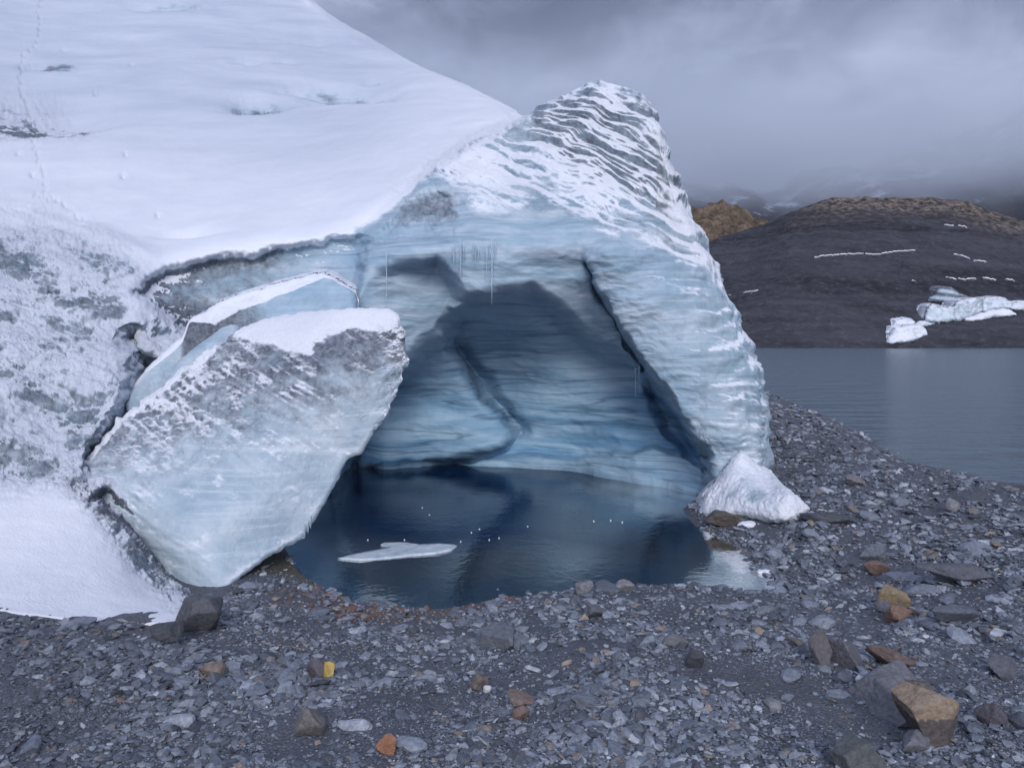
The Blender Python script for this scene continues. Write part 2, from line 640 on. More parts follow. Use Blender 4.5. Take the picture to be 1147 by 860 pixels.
def gz(x, y, detail=True):
    dp = -psd(POOL, x, y)
    dl = -psd(LAKE, x, y)
    d = np.minimum(dp, dl * 1.15)
    slope = np.where(d > 0, 0.215 * d + 0.05 * (1 - np.exp(-np.maximum(d, 0) * 4)), np.maximum(np.where(d > -4.0, 0.20 * d, -0.8 + 0.35 * (d + 4.0)), -2.2))
    cap = 3.6
    z = np.where(slope > 0, cap * (1 - np.exp(-slope / cap * 1.12)), slope)
    land = sstep(0.0, 1.5, d)
    bar = sstep(-0.9, 0.9, psd(BAR, x, y))
    z = z * (1 - bar) + np.maximum(z, 0.16) * bar
    P = np.stack([x, y, np.zeros_like(x)], -1)
    z = z + land * 0.16 * noise3(P / 2.6, 5) + land * 0.07 * noise3(P / 0.9, 6)
    z = z + sstep(-0.6, 0.6, d) * 0.035 * noise3(P / 0.35, 7) * np.clip(d + 0.8, 0, 1)
    z = z + sstep(0, 0.3, dl) * sstep(0, 2, d) * 0.25 * np.exp(-((dl - 1.6) / 1.2) ** 2)
    if detail:
        z = z + sstep(-0.5, 0.2, d) * (0.018 * noise3(P / 0.14, 8) + 0.010 * noise3(P / 0.06, 9))
    return z


tx = np.linspace(-1.5, 1.5, 1000)
ys = np.concatenate([np.geomspace(4.0, 80, 430), np.geomspace(82, 3000, 40)]) - 3.0
TX, YS = np.meshgrid(tx, ys, indexing='ij')
GX = TX * (YS + 3.0)
G = np.stack([GX, YS, gz(GX, YS)], -1)
Pn = np.stack([GX, YS, 0 * GX], -1)
dpool = -psd(POOL, GX, YS)
rust = sstep(2.6, 0.3, np.hypot(GX + 2.2, (YS - 14.0) * 0.9)) + 0.6 * sstep(0.1, 0.6, fbm(Pn / 2.2, 3, seed=40)) * sstep(20, 12, YS) * sstep(3, -3, GX)
bed = sstep(0.1, -0.5, dpool)
ground = mesh_np('ground', G, quads(len(tx), len(ys)), M_GROUND, True, None,
                 {'rust': np.clip(rust, 0, 1).ravel(), 'bed': bed.ravel()})
tag(ground, kind='structure')
dg = bpy.context.evaluated_depsgraph_get()
GB = BVHTree.FromObject(ground, dg)


def hit(u, v, bvh=None):
    d = at(u, v, 1.0) - EYE
    loc, nrm, idx, dist = (bvh or GB).ray_cast(Vector(EYE), Vector(d))
    return (np.array(loc), np.array(nrm)) if loc is not None else (None, None)


def gY(u, v):
    p, n = hit(u, v)
    return float(p[1]) if p is not None else 14.0


# ------------------------------------------------------------------ water
def water_sheet(name, poly, mat, step, murk=False):
    xs = np.array([p[0] for p in poly])
    yy = np.array([p[1] for p in poly])
    X, Y = np.meshgrid(np.arange(xs.min() - 1, xs.max() + 1, step), np.arange(yy.min() - 1, yy.max() + 1, step), indexing='ij')
    P = np.stack([X, Y, np.zeros_like(X)], -1)
    q = quads(*X.shape)
    sdv = psd(poly, X, Y).ravel()
    keep = sdv[q].max(1) > (-0.9 if murk else 0)
    q = q[keep]
    used = np.unique(q)
    remap = np.full(X.size, -1)
    remap[used] = np.arange(len(used))
    attrs = None
    if murk:
        depth = -gz(X, Y, False).ravel()[used]
        attrs = {'murk': sstep(0.08, 1.0, depth)}
    return mesh_np(name, P.reshape(-1, 3)[used], remap[q], mat, True, None, attrs)


def grow(poly, k):
    c = np.mean(poly, 0)
    return [tuple(np.array(p) + (np.array(p) - c) / np.linalg.norm(np.array(p) - c) * k) for p in poly]


pool = water_sheet('pool_water', POOL, M_POOL, 0.15, True)
tag(pool, kind='structure')
LW = [(24 - 3, 112), (17.5, 75)] + [(x - 1.6, y - 0.8) for x, y in sp] + [(17.5, 19), (24, 17), (40, 15), (300, 14), (700, 100), (700, 330), (-100, 330), (-100, 125)]
lw_v = [(x, y, 0.0) for x, y in LW]
lake = mesh_np('lake_water', lw_v, list(range(len(lw_v))), M_LAKE, False, sizes=[len(lw_v)])
tag(lake, kind='structure')

# ------------------------------------------------------------------ far hills
def interp(pts, u):
    p = np.asarray(pts, float)
    return np.interp(u, p[:, 0], p[:, 1])


def hill(name, crest_px, y0, y1, z0, mat, nu, nt, amp, scale, seed, kind, prof=1.0, back=200, attr=None, v_shore=None):
    us = np.linspace(crest_px[0][0], crest_px[-1][0], nu)
    t = np.concatenate([np.linspace(0, 1, nt), 1 + np.linspace(0, 1, nt // 5)[1:]])
    U, T = np.meshgrid(us, t, indexing='ij')
    vc = interp(crest_px, U)
    ytop = y1
    zc = at(CX, vc, ytop)[..., 2]
    y = np.where(T <= 1, y0 + (ytop - y0) * T, ytop + back * (T - 1))
    z = np.where(T <= 1, z0 + (zc - z0) * np.minimum(T, 1) ** prof, zc - (T - 1) * (zc - z0) * 0.8)
    x = (U - CX) / F * y
    P = np.stack([x, y, z], -1)
    q = P * np.array([1, 1, 1.6]) / scale
    n = fbm(q, 6, 0.52, seed=seed)
    gul = fbm(np.stack([x / scale * 1.6, y / scale * 0.35, z * 0 + 3], -1), 4, 0.5, seed=seed + 3, ridged=True)
    fade = np.minimum(T * 6, 1) * np.where(T > 1, 1, 1)
    P[..., 2] += amp * (0.75 * n + 0.4 * gul - 0.1) * np.clip(fade, 0, 1)
    at_ = {}
    if attr == 'crest':
        at_['crest'] = np.clip(sstep(0.70, 0.93, T + 0.10 * n) * sstep(860, 930, U), 0, 1).ravel()
    if attr == 'snow':
        at_['snow'] = (0.02 + 0.10 * sstep(0.3, 0.9, T)).ravel()
    o = mesh_np(name, P, quads(len(us), len(t)), mat, True, None, at_)
    tag(o, kind=kind)
    return o


hill_o = hill('moraine_hill', [(300, 330), (700, 300), (770, 283), (810, 268), (850, 252), (885, 236), (925, 225), (985, 223), (1035, 222), (1080, 230), (1110, 241), (1147, 250), (1250, 262), (1500, 250), (1900, 262)],
              176, 300, -3.0, M_HILL, 760, 200, 3.4, 26, 60, 'structure', 0.92, 150, 'crest')
out_o = hill('rocky_hill', [(600, 330), (700, 262), (735, 240), (768, 231), (790, 233), (806, 235), (835, 238), (850, 246), (880, 262), (960, 300), (1100, 340)],
             330, 410, 6.0, M_OUTCROP, 400, 160, 9, 20, 80, 'structure', 0.8, 120)
mt = hill('mountain', [(300, 230), (500, 220), (700, 215), (760, 200), (800, 205), (860, 215), (920, 196), (985, 180), (1060, 165), (1110, 140), (1150, 110), (1300, 60), (1700, 80)],
          520, 800, 40, M_MOUNT, 420, 160, 26, 120, 90, 'structure', 0.9, 200, 'snow')
bpy.context.view_layer.update()
dg = bpy.context.evaluated_depsgraph_get()
HB = BVHTree.FromObject(hill_o, dg)

# mist hanging on the mountain
def mist():
    m = bpy.data.materials.new('mist')
    m.use_nodes = True
    t = NT(m.node_tree)
    out = t.n('ShaderNodeOutputMaterial')
    vol = t.n('ShaderNodeVolumePrincipled')
    t.l(vol.outputs[0], out.inputs['Volume'])
    geo = t.n('ShaderNodeTexCoord')
    pos = geo.outputs['Object']
    s = t.n('ShaderNodeSeparateXYZ')
    t.l(pos, s.inputs[0])
    n = t.noise(pos, 0.008, 4, 0.6)
    zz = t.math('ADD', s.outputs[2], t.math('MULTIPLY', t.math('SUBTRACT', n, 0.5), 110))
    d = t.math('MULTIPLY', t.mapr(zz, 72, 130, 0, 1, True), t.mapr(zz, 215, 130, 0, 1, True))
    vol.inputs['Color'].default_value = (0.90, 0.945, 1.0, 1)
    vol.inputs['Anisotropy'].default_value = 0.1
    t.l(t.math('MULTIPLY', d, 0.010), vol.inputs['Density'])
    x0, x1, y0, y1, z0, z1 = -300, 900, 430, 820, 70, 300
    vv = [(x, y, z) for x in (x0, x1) for y in (y0, y1) for z in (z0, z1)]
    ff = [(0, 1, 3, 2), (4, 6, 7, 5), (0, 4, 5, 1), (2, 3, 7, 6), (0, 2, 6, 4), (1, 5, 7, 3)]
    o = mesh_np('mist', vv, ff, m, False)
    tag(o, kind='stuff')


mist()

# ------------------------------------------------------------------ glacier
def poly_v(pts, u):
    return interp(pts, u)


VT = [(-420, -160), (200, -160), (300, -58), (330, -25), (352, 0), (372, 17), (395, 33), (420, 47), (450, 61), (480, 77), (520, 98), (550, 113), (584, 130),
      (592, 129), (610, 117), (640, 102), (660, 94), (672, 93), (690, 97), (712, 106), (726, 117), (735, 128), (742, 150), (749, 176), (757, 202),
      (766, 226), (778, 250), (790, 274), (796, 292), (806, 316), (818, 346), (830, 376), (840, 408), (847, 432), (851, 470), (854, 530)]
VB = [(-420, 672), (-100, 680), (0, 684), (50, 691), (110, 697), (160, 699), (200, 697), (240, 690), (262, 655), (300, 620), (385, 545), (410, 527), (430, 517), (480, 516), (540, 522),
      (620, 522), (660, 527), (700, 535), (750, 541), (784, 549), (792, 580), (854, 588)]

us = np.concatenate([np.arange(-420, -30, 6.0), np.arange(-30, 845, 1.35), np.arange(845, 854.1, 0.8)])
NV = 470
tt = np.linspace(0, 1, NV)
U, T = np.meshgrid(us, tt, indexing='ij')
vt, vb = poly_v(VT, U), poly_v(VB, U)
V = vt + (vb - vt) * T
px = np.stack([U, V, 0 * U], -1)
JU = U + 3.5 * noise3(px / 38, 21) + 1.8 * noise3(px / 13, 22)
JV = V + 3.5 * noise3(px / 38, 23) + 1.8 * noise3(px / 13, 24)

S_PTS = [(-420, 675, gY(-420, 675)), (-200, 680, gY(-200, 680)), (0, 684, gY(0, 684)), (50, 691, gY(50, 691)), (110, 697, gY(110, 697)), (160, 699, gY(160, 699)), (210, 697, gY(210, 697)),
         (-420, 400, 15.5), (-420, 200, 22), (-420, 0, 40), (-420, -160, 70), (-200, 420, 16), (-200, 200, 26), (-200, 0, 48), (-200, -160, 85),
         (-100, 570, 13.6), (0, 575, 13.9), (60, 560, 14.6), (110, 570, 14.8), (150, 610, 14.6), (190, 655, 14.4),
         (0, 500, 15.8), (60, 500, 16.2), (0, 430, 17.2), (80, 430, 17.8), (130, 430, 18.2), (0, 350, 19.6), (60, 340, 20.4), (110, 350, 20.6), (150, 340, 21.3), (150, 375, 20.2),
         (0, 270, 23), (100, 280, 23.6), (180, 290, 24.2), (250, 272, 25.2), (330, 265, 25.6), (400, 258, 25.8),
         (0, 200, 30), (0, 100, 44), (0, 0, 64), (0, -160, 100), (150, 200, 31), (150, 100, 45), (150, 0, 66), (150, -160, 104),
         (300, 200, 31), (300, 100, 46), (300, 0, 68), (300, -160, 106), (352, 0, 69), (400, 36, 62), (450, 61, 56), (520, 98, 46), (584, 130, 37),
         (400, 200, 30), (470, 190, 29.5), (400, 130, 40), (480, 130, 37.5), (540, 150, 32), (500, 180, 29.5), (450, 230, 26.8), (560, 150, 31),
         (300, 340, 24.0), (200, 345, 22.6), (240, 420, 22), (300, 500, 22), (300, 620, 21), (400, 530, 26)]
F_PTS = [(592, 129, 28.2), (640, 102, 27.2), (672, 93, 26.6), (715, 108, 26.4), (735, 128, 26.3), (560, 148, 28.4), (520, 168, 28), (488, 188, 27.4), (460, 215, 26.6), (430, 245, 25.4), (400, 262, 25.4),
         (757, 202, 25.2), (790, 274, 24.4), (818, 346, 23.7), (840, 408, 23.2), (851, 470, 22.6), (854, 588, 21.6),
         (510, 232, 24.9), (480, 250, 24.6), (560, 200, 26.4), (600, 180, 26.4), (650, 150, 26.3), (690, 130, 26.2), (700, 180, 25.6), (730, 210, 25.1),
         (600, 235, 24.8), (660, 225, 24.9), (700, 245, 24.2), (740, 255, 24.1), (640, 262, 23.8), (690, 275, 23.1), (740, 290, 23.3), (780, 300, 23.7),
         (450, 268, 23.9), (500, 265, 23.5), (550, 264, 23.4), (600, 268, 23.5), (430, 300, 23.7), (500, 300, 23.35), (550, 300, 23.3), (600, 300, 23.4), (530, 335, 23.3), (580, 330, 23.4), (640, 300, 23.6),
         (690, 330, 22.9), (740, 350, 22.7), (790, 350, 23.0), (720, 400, 22.8), (770, 410, 22.4), (815, 410, 22.6), (770, 465, 22.2), (820, 470, 21.9), (800, 520, 21.9), (830, 540, 21.5), (800, 580, 21.6),
         (640, 400, 24.2), (500, 400, 25), (400, 400, 25), (500, 520, 25), (640, 520, 24), (-420, 400, 25), (-420, -160, 60), (854, -160, 33)]
C_PTS = [(400, 530, 30), (400, 460, 29.8), (430, 517, float(yw(517))), (480, 516, float(yw(516))), (540, 522, float(yw(522))), (620, 522, float(yw(522))), (660, 527, float(yw(527))), (700, 535, float(yw(535))), (750, 541, float(yw(541))), (784, 549, float(yw(549))),
         (430, 440, 29.6), (470, 420, 29.3), (470, 480, 29.8), (520, 400, 29.2), (520, 450, 29.5), (560, 380, 28.6), (600, 400, 28.6), (560, 480, 29.2), (600, 450, 28.6), (640, 480, 28.2), (640, 420, 28.0),
         (680, 430, 27.8), (690, 480, 27.0), (720, 450, 27.2), (720, 500, 26.0), (750, 490, 25.8), (770, 520, 24.9), (540, 352, 26.0), (560, 345, 25.6), (560, 365, 27.4), (600, 328, 25.0), (620, 345, 26.2), (610, 372, 27.2), (645, 368, 27.0), (640, 395, 27.8), (690, 402, 27.5),
         (500, 375, 28.0), (460, 405, 28.6), (420, 440, 29), (780, 440, 25), (854, 588, 22), (700, 300, 25), (400, 300, 26), (550, 250, 25)]
DS, DF, DC = TPS(S_PTS)(U, V), TPS(F_PTS)(U, V), TPS(C_PTS)(U, V)
DS = np.clip(DS, 8, 140)
DF = np.clip(DF, 20, 40)
DC = np.clip(DC, 21, 31)


def layer(D, Dn, poly, w_, u=JU, v=JV, rnd=False):
    t_ = np.clip(psd(poly, u, v) / w_ * 0.5 + 0.5, 0, 1)
    k = t_ * t_ * (3 - 2 * t_)
    return D * (1 - k) + Dn * k, k


PROW = [(593, 60), (593, 127), (560, 146), (520, 166), (486, 188), (458, 218), (425, 248), (404, 262), (396, 300), (388, 340), (380, 420), (370, 560), (870, 700), (900, 60)]
JU2 = U + 9 * fbm(px / 30, 4, 0.6, seed=25) + 8 * noise3(px / 70, 38)
JV2 = V + 9 * fbm(px / 30, 4, 0.6, seed=26) + 6 * noise3(px / 70, 39)
D, kF = layer(DS, DF, PROW, 8, 0.6 * U + 0.4 * JU2, 0.6 * V + 0.4 * JV2)
# recess under the snow lip behind the ledge
REC = [(150, 332), (166, 309), (205, 298), (250, 286), (300, 281), (360, 272), (402, 264), (412, 272), (405, 300), (398, 345), (392, 420), (300, 420), (210, 370), (176, 345)]
JU2 = U + 9 * fbm(px / 30, 4, 0.6, seed=25)
JV2 = V + 9 * fbm(px / 30, 4, 0.6, seed=26)
D, kR = layer(D, D + 0.95, REC, 8, JU2, JV2)
GOUGE = [(424, 254), (450, 228), (488, 212), (514, 226), (514, 250), (505, 262), (470, 260), (430, 266)]
D, kG = layer(D, D + 0.45, GOUGE, 9, U + 2.0 * (JU2 - U), V + 1.6 * (JV2 - V))
# left wall of the cave
LW_ = [(392, 330), (418, 303), (445, 298), (480, 295), (492, 292), (508, 318), (521, 338), (508, 344), (505, 362), (495, 374), (468, 387), (453, 411), (430, 434), (380, 450)]
D, kL = layer(D, 23.75 + np.clip((U - 405) / 95, -0.3, 1.3) * 1.0 + (V - 300) * 0.003, LW_, 10)
# drape left of the crevice
kQ = sstep(590, 668, U) * sstep(262, 390, V) * sstep(-5, 5, psd([(560, 200), (655, 270), (661, 300), (668, 322), (686, 356), (724, 414), (700, 440), (560, 440)], JU, JV))
D = D + 2.0 * kQ
# the cave proper
CAVE = [(380, 560), (392, 490), (424, 436), (456, 404), (470, 388), (494, 376), (507, 352), (522, 341), (529, 338), (560, 329), (596, 326), (622, 342), (650, 372), (690, 400), (721, 415), (742, 440), (764, 474), (795, 524), (798, 551), (790, 570)]
D, kC = layer(D, DC, CAVE, 13)
LFACE = [(400, 470), (430, 430), (466, 386), (494, 376), (518, 410), (539, 441), (580, 482), (562, 500), (520, 512), (400, 530)]
D, kLF = layer(D, D - 1.7 + np.clip((U - 430) / 130, 0, 1) * 0.5, LFACE, 9)
NICHE = [(722, 413), (744, 440), (768, 476), (792, 514), (770, 508), (744, 482), (722, 440)]
D, kN = layer(D, D + 1.3, NICHE, 7)
# open joints in the ice
def groove(D, line, wid, dep):
    g = np.exp(-(pld(line, JU, JV) / wid) ** 2)
    return D + dep * g, g


D, g1 = groove(D, [(659, 296), (664, 318), (684, 354), (722, 412)], 3.4, 1.7)
D, g2 = groove(D, [(508, 384), (531, 414), (552, 446), (584, 484)], 9, 1.0)
MOAT = [(143, 378), (151, 374), (156, 390), (150, 432), (130, 478), (108, 503), (104, 520), (190, 520), (200, 430), (165, 400)]
D, kM = layer(D, D + 1.7, MOAT, 16)
# ice foot at the waterline
FOOT = [(540, 516), (600, 510), (650, 512), (700, 503), (730, 500), (770, 510), (795, 530), (795, 560), (700, 545), (620, 530), (540, 530)]
kFt = sstep(-3, 4, psd(FOOT, JU, JV)) * sstep(540, 610, U)
D = D - 0.7 * kFt * kC
GV = [(118, 556), (150, 590), (200, 640), (245, 690)]
D, g4 = groove(D, GV, 7, 0.5)

# roll the surface away from the eye along its skyline
tops = V - vt
edge = np.clip(1 - tops / 26.0, 0, 1)
rgt = np.clip(1 - (854 - U) / 16.0, 0, 1)
skyl = sstep(592, 600, U)
D = D + skyl * 1.3 * (1 - np.sqrt(np.clip(1 - edge ** 2, 0, 1))) + 1.2 * (1 - np.sqrt(np.clip(1 - rgt ** 2, 0, 1)))
ridge = (U > 300) & (U < 592)
D = D + np.where(ridge, 5.0 * (1 - np.sqrt(np.clip(1 - np.clip(1 - tops / 10.0, 0, 1) ** 2, 0, 1))), 0) * sstep(592, 570, U)

P = at(U, V, D)
N = grid_normals(box_blur(P, 3))

# ---- relief
rough_px = np.clip(sstep(-30, 30, psd([(-500, 240), (40, 235), (120, 262), (165, 300), (150, 340), (220, 350), (180, 420), (140, 440), (110, 560), (60, 545), (-500, 560)], U, V)), 0, 1)
strip = sstep(-10, 12, psd([(60, 535), (130, 545), (180, 590), (245, 665), (240, 700), (190, 690), (150, 640), (100, 575)], JU, JV))
apron = sstep(-8, 12, psd([(-500, 555), (60, 562), (105, 580), (135, 612), (160, 660), (196, 700), (-500, 710)], JU, JV))
patch1 = sstep(-14, 14, psd([(-100, 105), (60, 110), (112, 140), (100, 152), (30, 152), (-100, 150)], JU, JV))
patch2 = sstep(-10, 10, psd([(20, 74), (40, 70), (55, 78), (40, 84), (22, 82)], JU, JV))
patch3 = sstep(-14, 14, psd([(255, 108), (300, 118), (330, 106), (400, 100), (440, 95), (400, 82), (330, 92), (290, 95)], JU, JV))
prow = sstep(-12, 25, psd([(585, 120), (640, 90), (680, 80), (780, 120), (870, 420), (870, 600), (780, 600), (750, 420), (690, 300), (655, 264), (590, 250), (530, 244), (508, 222), (490, 205), (440, 222), (430, 205), (480, 175), (520, 148), (560, 132)], U, V))
pillar = sstep(-6, 10, psd([(655, 270), (700, 262), (790, 300), (870, 420), (870, 600), (785, 600), (790, 515), (745, 442), (722, 412), (684, 354), (662, 310)], U, V))
crown = sstep(-8, 12, psd([(600, 118), (670, 85), (740, 110), (775, 230), (740, 235), (690, 210), (640, 190), (610, 160), (590, 150)], U, V))
slope = sstep(-5, 20, psd([(-500, -200), (330, -200), (352, -5), (592, 128), (520, 165), (480, 195), (440, 235), (395, 258), (240, 272), (180, 290), (120, 262), (40, 235), (-500, 240)], U, V))

disp = np.zeros_like(U)
disp += 0.22 * slope * fbm(P / np.array([5.0, 7.0, 4.0]), 4, 0.5, seed=1) + 0.5 * slope * noise3(P / np.array([14.0, 18.0, 9.0]), 33)
disp += 0.016 * slope * fbm(P / np.array([0.5, 0.5, 0.3]), 3, 0.5, seed=2)
rg = fbm(P / np.array([0.55, 0.55, 0.34]), 5, 0.6, seed=3, billow=True)
disp += (0.17 * rough_px + 0.09 * patch1 * 2 + 0.05 * patch2 * 2 + 0.10 * strip) * rg
disp += 0.14 * rough_px * fbm(np.stack([(P[..., 0] - 0.8 * P[..., 2]) / 2.6, P[..., 1] / 3.0, (P[..., 2] + 0.55 * P[..., 0]) / 0.42], -1), 4, 0.6, seed=41)
disp += 0.42 * rough_px * fbm(P / np.array([2.6, 2.6, 1.5]), 3, seed=4)
def hollow(cu, cv, ru, rv, dep, sharp=0.35):
    # a sun-cup: gentle above, a crisp lip below
    a_ = (0.7 * JU + 0.3 * JU2 - cu) / ru
    b_ = (0.75 * V + 0.25 * JV2 - cv) / rv
    b_ = np.where(b_ > 0, b_ / sharp, b_)
    return -dep * np.exp(-(a_ * a_ + b_ * b_) * 1.4)


for hp in [(285, 120, 36, 16, 1.3), (392, 112, 62, 22, 1.5), (340, 98, 40, 9, 0.5), (180, 5, 70, 16, 1.0), (60, 132, 70, 22, 0.7), (40, 77, 16, 6, 0.5), (210, 256, 40, 7, 0.25), (60, 240, 60, 10, 0.3), (350, 45, 30, 7, 0.6), (275, 72, 16, 4, 0.45), (420, 88, 16, 4, 0.4), (320, 70, 14, 3, 0.3)]:
    disp += slope * hollow(*hp)

disp += 0.03 * apron * fbm(P / np.array([0.7, 0.7, 0.25]), 3, seed=6)
# ledges of the prow: beds dipping to the right
bed_s = P[..., 2] + 0.50 * (P[..., 0] - 3.0) + 0.45 * fbm(P / 3.2, 2, seed=11)
def ledge(s, per):
    s = s + 0.35 * per * noise3(P / (per * 3.5) + 9, 101) + 0.6 * per * noise3(P / (per * 11), 102)
    f = s / per
    f = f - np.floor(f)
    return np.where(f < 0.72, f / 0.72, (1 - f) / 0.28)
lg = 0.5 + (0.75 * ledge(bed_s, 1.05) + 0.25 * ledge(bed_s + 0.3, 0.42) - 0.5) * np.clip(0.65 + 1.3 * noise3(P / 1.3, 103), 0, 1.5)
cl_ = prow * (1 - pillar)
disp += (0.15 * cl_ + 0.18 * crown) * (lg - 0.5)
bedP = np.stack([P[..., 0] / 3.0, P[..., 1] / 3.0, (bed_s + 0.3 * noise3(P / 1.1, 105)) / 0.5], -1)
disp += (0.16 * cl_ + 0.20 * crown) * fbm(bedP, 4, 0.55, seed=12)
disp += 0.05 * cl_ * fbm(P / 0.45, 3, seed=28)
# pillar: scalloped level layers
bed_p = P[..., 2] - 0.10 * (P[..., 0] - 5.0) + 0.5 * fbm(P / 2.6, 3, seed=13)
sc_ = 0.5 + (0.55 * ledge(bed_p, 0.85) + 0.45 * ledge(bed_p + 0.2, 0.37) - 0.5) * np.clip(0.6 + 1.3 * noise3(P / np.array([1.2, 1.2, 0.8]), 104), 0, 1.5)
edgek = 0.35 + 0.9 * sstep(700, 850, U)
disp += 0.16 * pillar * edgek * (sc_ - 0.5)
disp += 0.07 * pillar * fbm(P / np.array([0.7, 0.7, 0.3]), 4, 0.5, seed=14)
disp += 0.26 * pillar * fbm(P / np.array([2.2, 2.2, 1.1]), 2, seed=15)
disp += 0.17 * pillar * (0.6 + sstep(760, 850, U)) * fbm(P / np.array([1.3, 1.3, 0.5]), 4, 0.55, seed=34, ridged=True)
disp += 0.10 * sstep(30, 6, np.minimum(854 - U, V - vt)) * sstep(735, 760, U) * fbm(P / 0.55, 3, 0.6, seed=36, ridged=True)
# smooth melt-worn walls
melt = np.clip(kC + kL + kQ + sstep(-20, 18, psd([(400, 258), (512, 256), (660, 256), (690, 300), (640, 320), (600, 312), (530, 336), (490, 290), (400, 310)], U, V)), 0, 1) * (1 - pillar)
disp += 0.25 * melt * fbm(P / np.array([3.2, 3.2, 1.6]), 2, seed=16) + 0.12 * melt * fbm(P / np.array([2.6, 2.6, 1.0]), 4, 0.5, seed=37, ridged=True)
bed_c = P[..., 2] + 0.16 * P[..., 0] + 0.5 * fbm(P / 2.8, 3, seed=17)
disp += 0.035 * melt * (ledge(bed_c, 0.9) - 0.5) + 0.02 * melt * fbm(P / np.array([1.4, 1.4, 0.4]), 3, seed=18)
disp += 0.06 * kR * fbm(P / np.array([0.6, 0.6, 0.3]), 4, seed=19) + kG * (0.24 * (ledge(P[..., 2] + 0.25 * fbm(P, 2, seed=20), 0.42) - 0.5) + 0.1 * fbm(P / np.array([0.6, 0.6, 0.25]), 4, seed=27))
# footprints of a party that walked up the slope
TRAIL = [(44, 0), (43, 22), (46, 36), (38, 52), (26, 62), (22, 72), (25, 98), (37, 150), (41, 172), (46, 190), (52, 208), (38, 216), (62, 218), (84, 232), (96, 242)]
L = np.asarray(TRAIL, float)
for k in range(len(L) - 1):
    seg = np.linalg.norm(L[k + 1] - L[k])
    for j in range(max(2, int(seg / 4.2))):
        c = L[k] + (L[k + 1] - L[k]) * j / max(2, int(seg / 4.2)) + rng.normal(size=2) * 1.6
        i0, i1 = np.searchsorted(us, [c[0] - 6, c[0] + 6])
        sub = np.s_[i0:i1]
        disp[sub] -= 0.16 * np.exp(-(((U[sub] - c[0]) / 1.5) ** 2 + ((V[sub] - c[1]) / 1.2) ** 2)) * (D[sub] / 40)
for c in [(70, 52), (107, 104), (141, 172), (138, 196), (176, 234), (148, 74), (20, 168), (36, 193)]:
    i0, i1 = np.searchsorted(us, [c[0] - 8, c[0] + 8])
    sub = np.s_[i0:i1]
    disp[sub] -= 0.30 * np.exp(-(((U[sub] - c[0]) / 3) ** 2 + ((V[sub] - c[1]) / 1.3) ** 2))
P = P + N * disp[..., None]
N2 = grid_normals(P)

# ---- what the surface is made of
nz = N2[..., 2]
ns = fbm(P / np.array([0.9, 0.9, 0.5]), 4, 0.6, seed=30)
nzr = nz - box_blur(nz, 10)
nd_ = fbm(np.stack([(P[..., 0] - 0.8 * P[..., 2]) / 2.6, P[..., 1] / 3.0, (P[..., 2] + 0.55 * P[..., 0]) / 0.42], -1), 4, 0.6, seed=41)
band = 0.75 * np.exp(-(pld([(-60, 270), (0, 292), (40, 308), (75, 334), (130, 347)], JU2, JV2) / 9) ** 2)
band += 0.55 * np.exp(-(pld([(-60, 395), (0, 420), (70, 452), (110, 470)], JU2, JV2) / 8) ** 2)
band += 0.50 * sstep(-12, 16, psd([(-80, 480), (30, 488), (62, 520), (55, 552), (-80, 560)], JU2, JV2))
band += 0.45 * sstep(-10, 14, psd([(78, 462), (120, 425), (146, 420), (134, 470), (100, 512), (70, 510)], JU2, JV2))
snow = 0.95 * (1 - kF)
snow += 1.0 * slope
snow = np.maximum(snow, 0.95 * apron)
snow = np.maximum(snow, 0)
snow = snow * (1 - rough_px) + rough_px * np.clip(0.74 + 1.0 * nzr + 0.25 * ns + 0.60 * nd_ + 0.25 * noise3(P / 2.2, 31) - band * np.clip(0.75 + 1.6 * ns - 1.5 * nzr, 0, 1.4), 0, 1)
snow = np.maximum(snow, 0)
snow = snow * (1 - strip) + (strip * np.clip(0.30 + 1.2 * (nz - 0.62) + 0.5 * ns, 0, 1) * 0.9)
snow = np.maximum(snow, cl_ * np.clip(0.70 + 1.3 * nzr + 0.45 * fbm(bedP * 0.7, 3, seed=29) + 0.35 * noise3(P / 1.8, 106) - 0.25 * sstep(215, 250, V) * sstep(690, 600, U), 0, 1))
snow = np.maximum(snow, pillar * np.clip(0.30 + 0.22 * sstep(780, 850, U) + 1.5 * (nz - 0.45) + 0.25 * ns, 0, 1) * sstep(640, 830, U + 0.4 * (330 - V)))
snow = snow * (1 - 0.75 * patch1 * sstep(-0.2, 0.3, ns + 0.2)) * (1 - 0.7 * patch2)
kRs = sstep(0.5, 0.75, kR + 0.25 * noise3(P / 0.22, 42))
snow = snow * (1 - kRs * np.clip(1 - 0.9 * (nz > 0.75), 0, 1)) * (1 - kG * np.clip(0.72 - 2.6 * nzr - 1.0 * ns, 0, 1)) * (1 - melt) * (1 - kM * 0.75)
hid = sstep(-6, 6, psd([(218, 430), (300, 400), (402, 380), (402, 720), (218, 720)], U, V))
snow = np.clip(snow * (1 - hid), 0, 1)
dirt_shade = np.zeros_like(U)
dirt_shade += (0.40 + 0.2 * sstep(30, 4, V - interp([(150, 318), (205, 300), (250, 286), (400, 266)], U))) * kR * sstep(400, 270, U) + 0.5 * kG + 0.55 * strip + 0.50 * rough_px + 0.65 * patch1 + 0.7 * patch2 + 0.18 * crown + 0.30 * cl_ + 0.9 * g4 * strip  # the added strip under the snow lip is its shadow, painted in
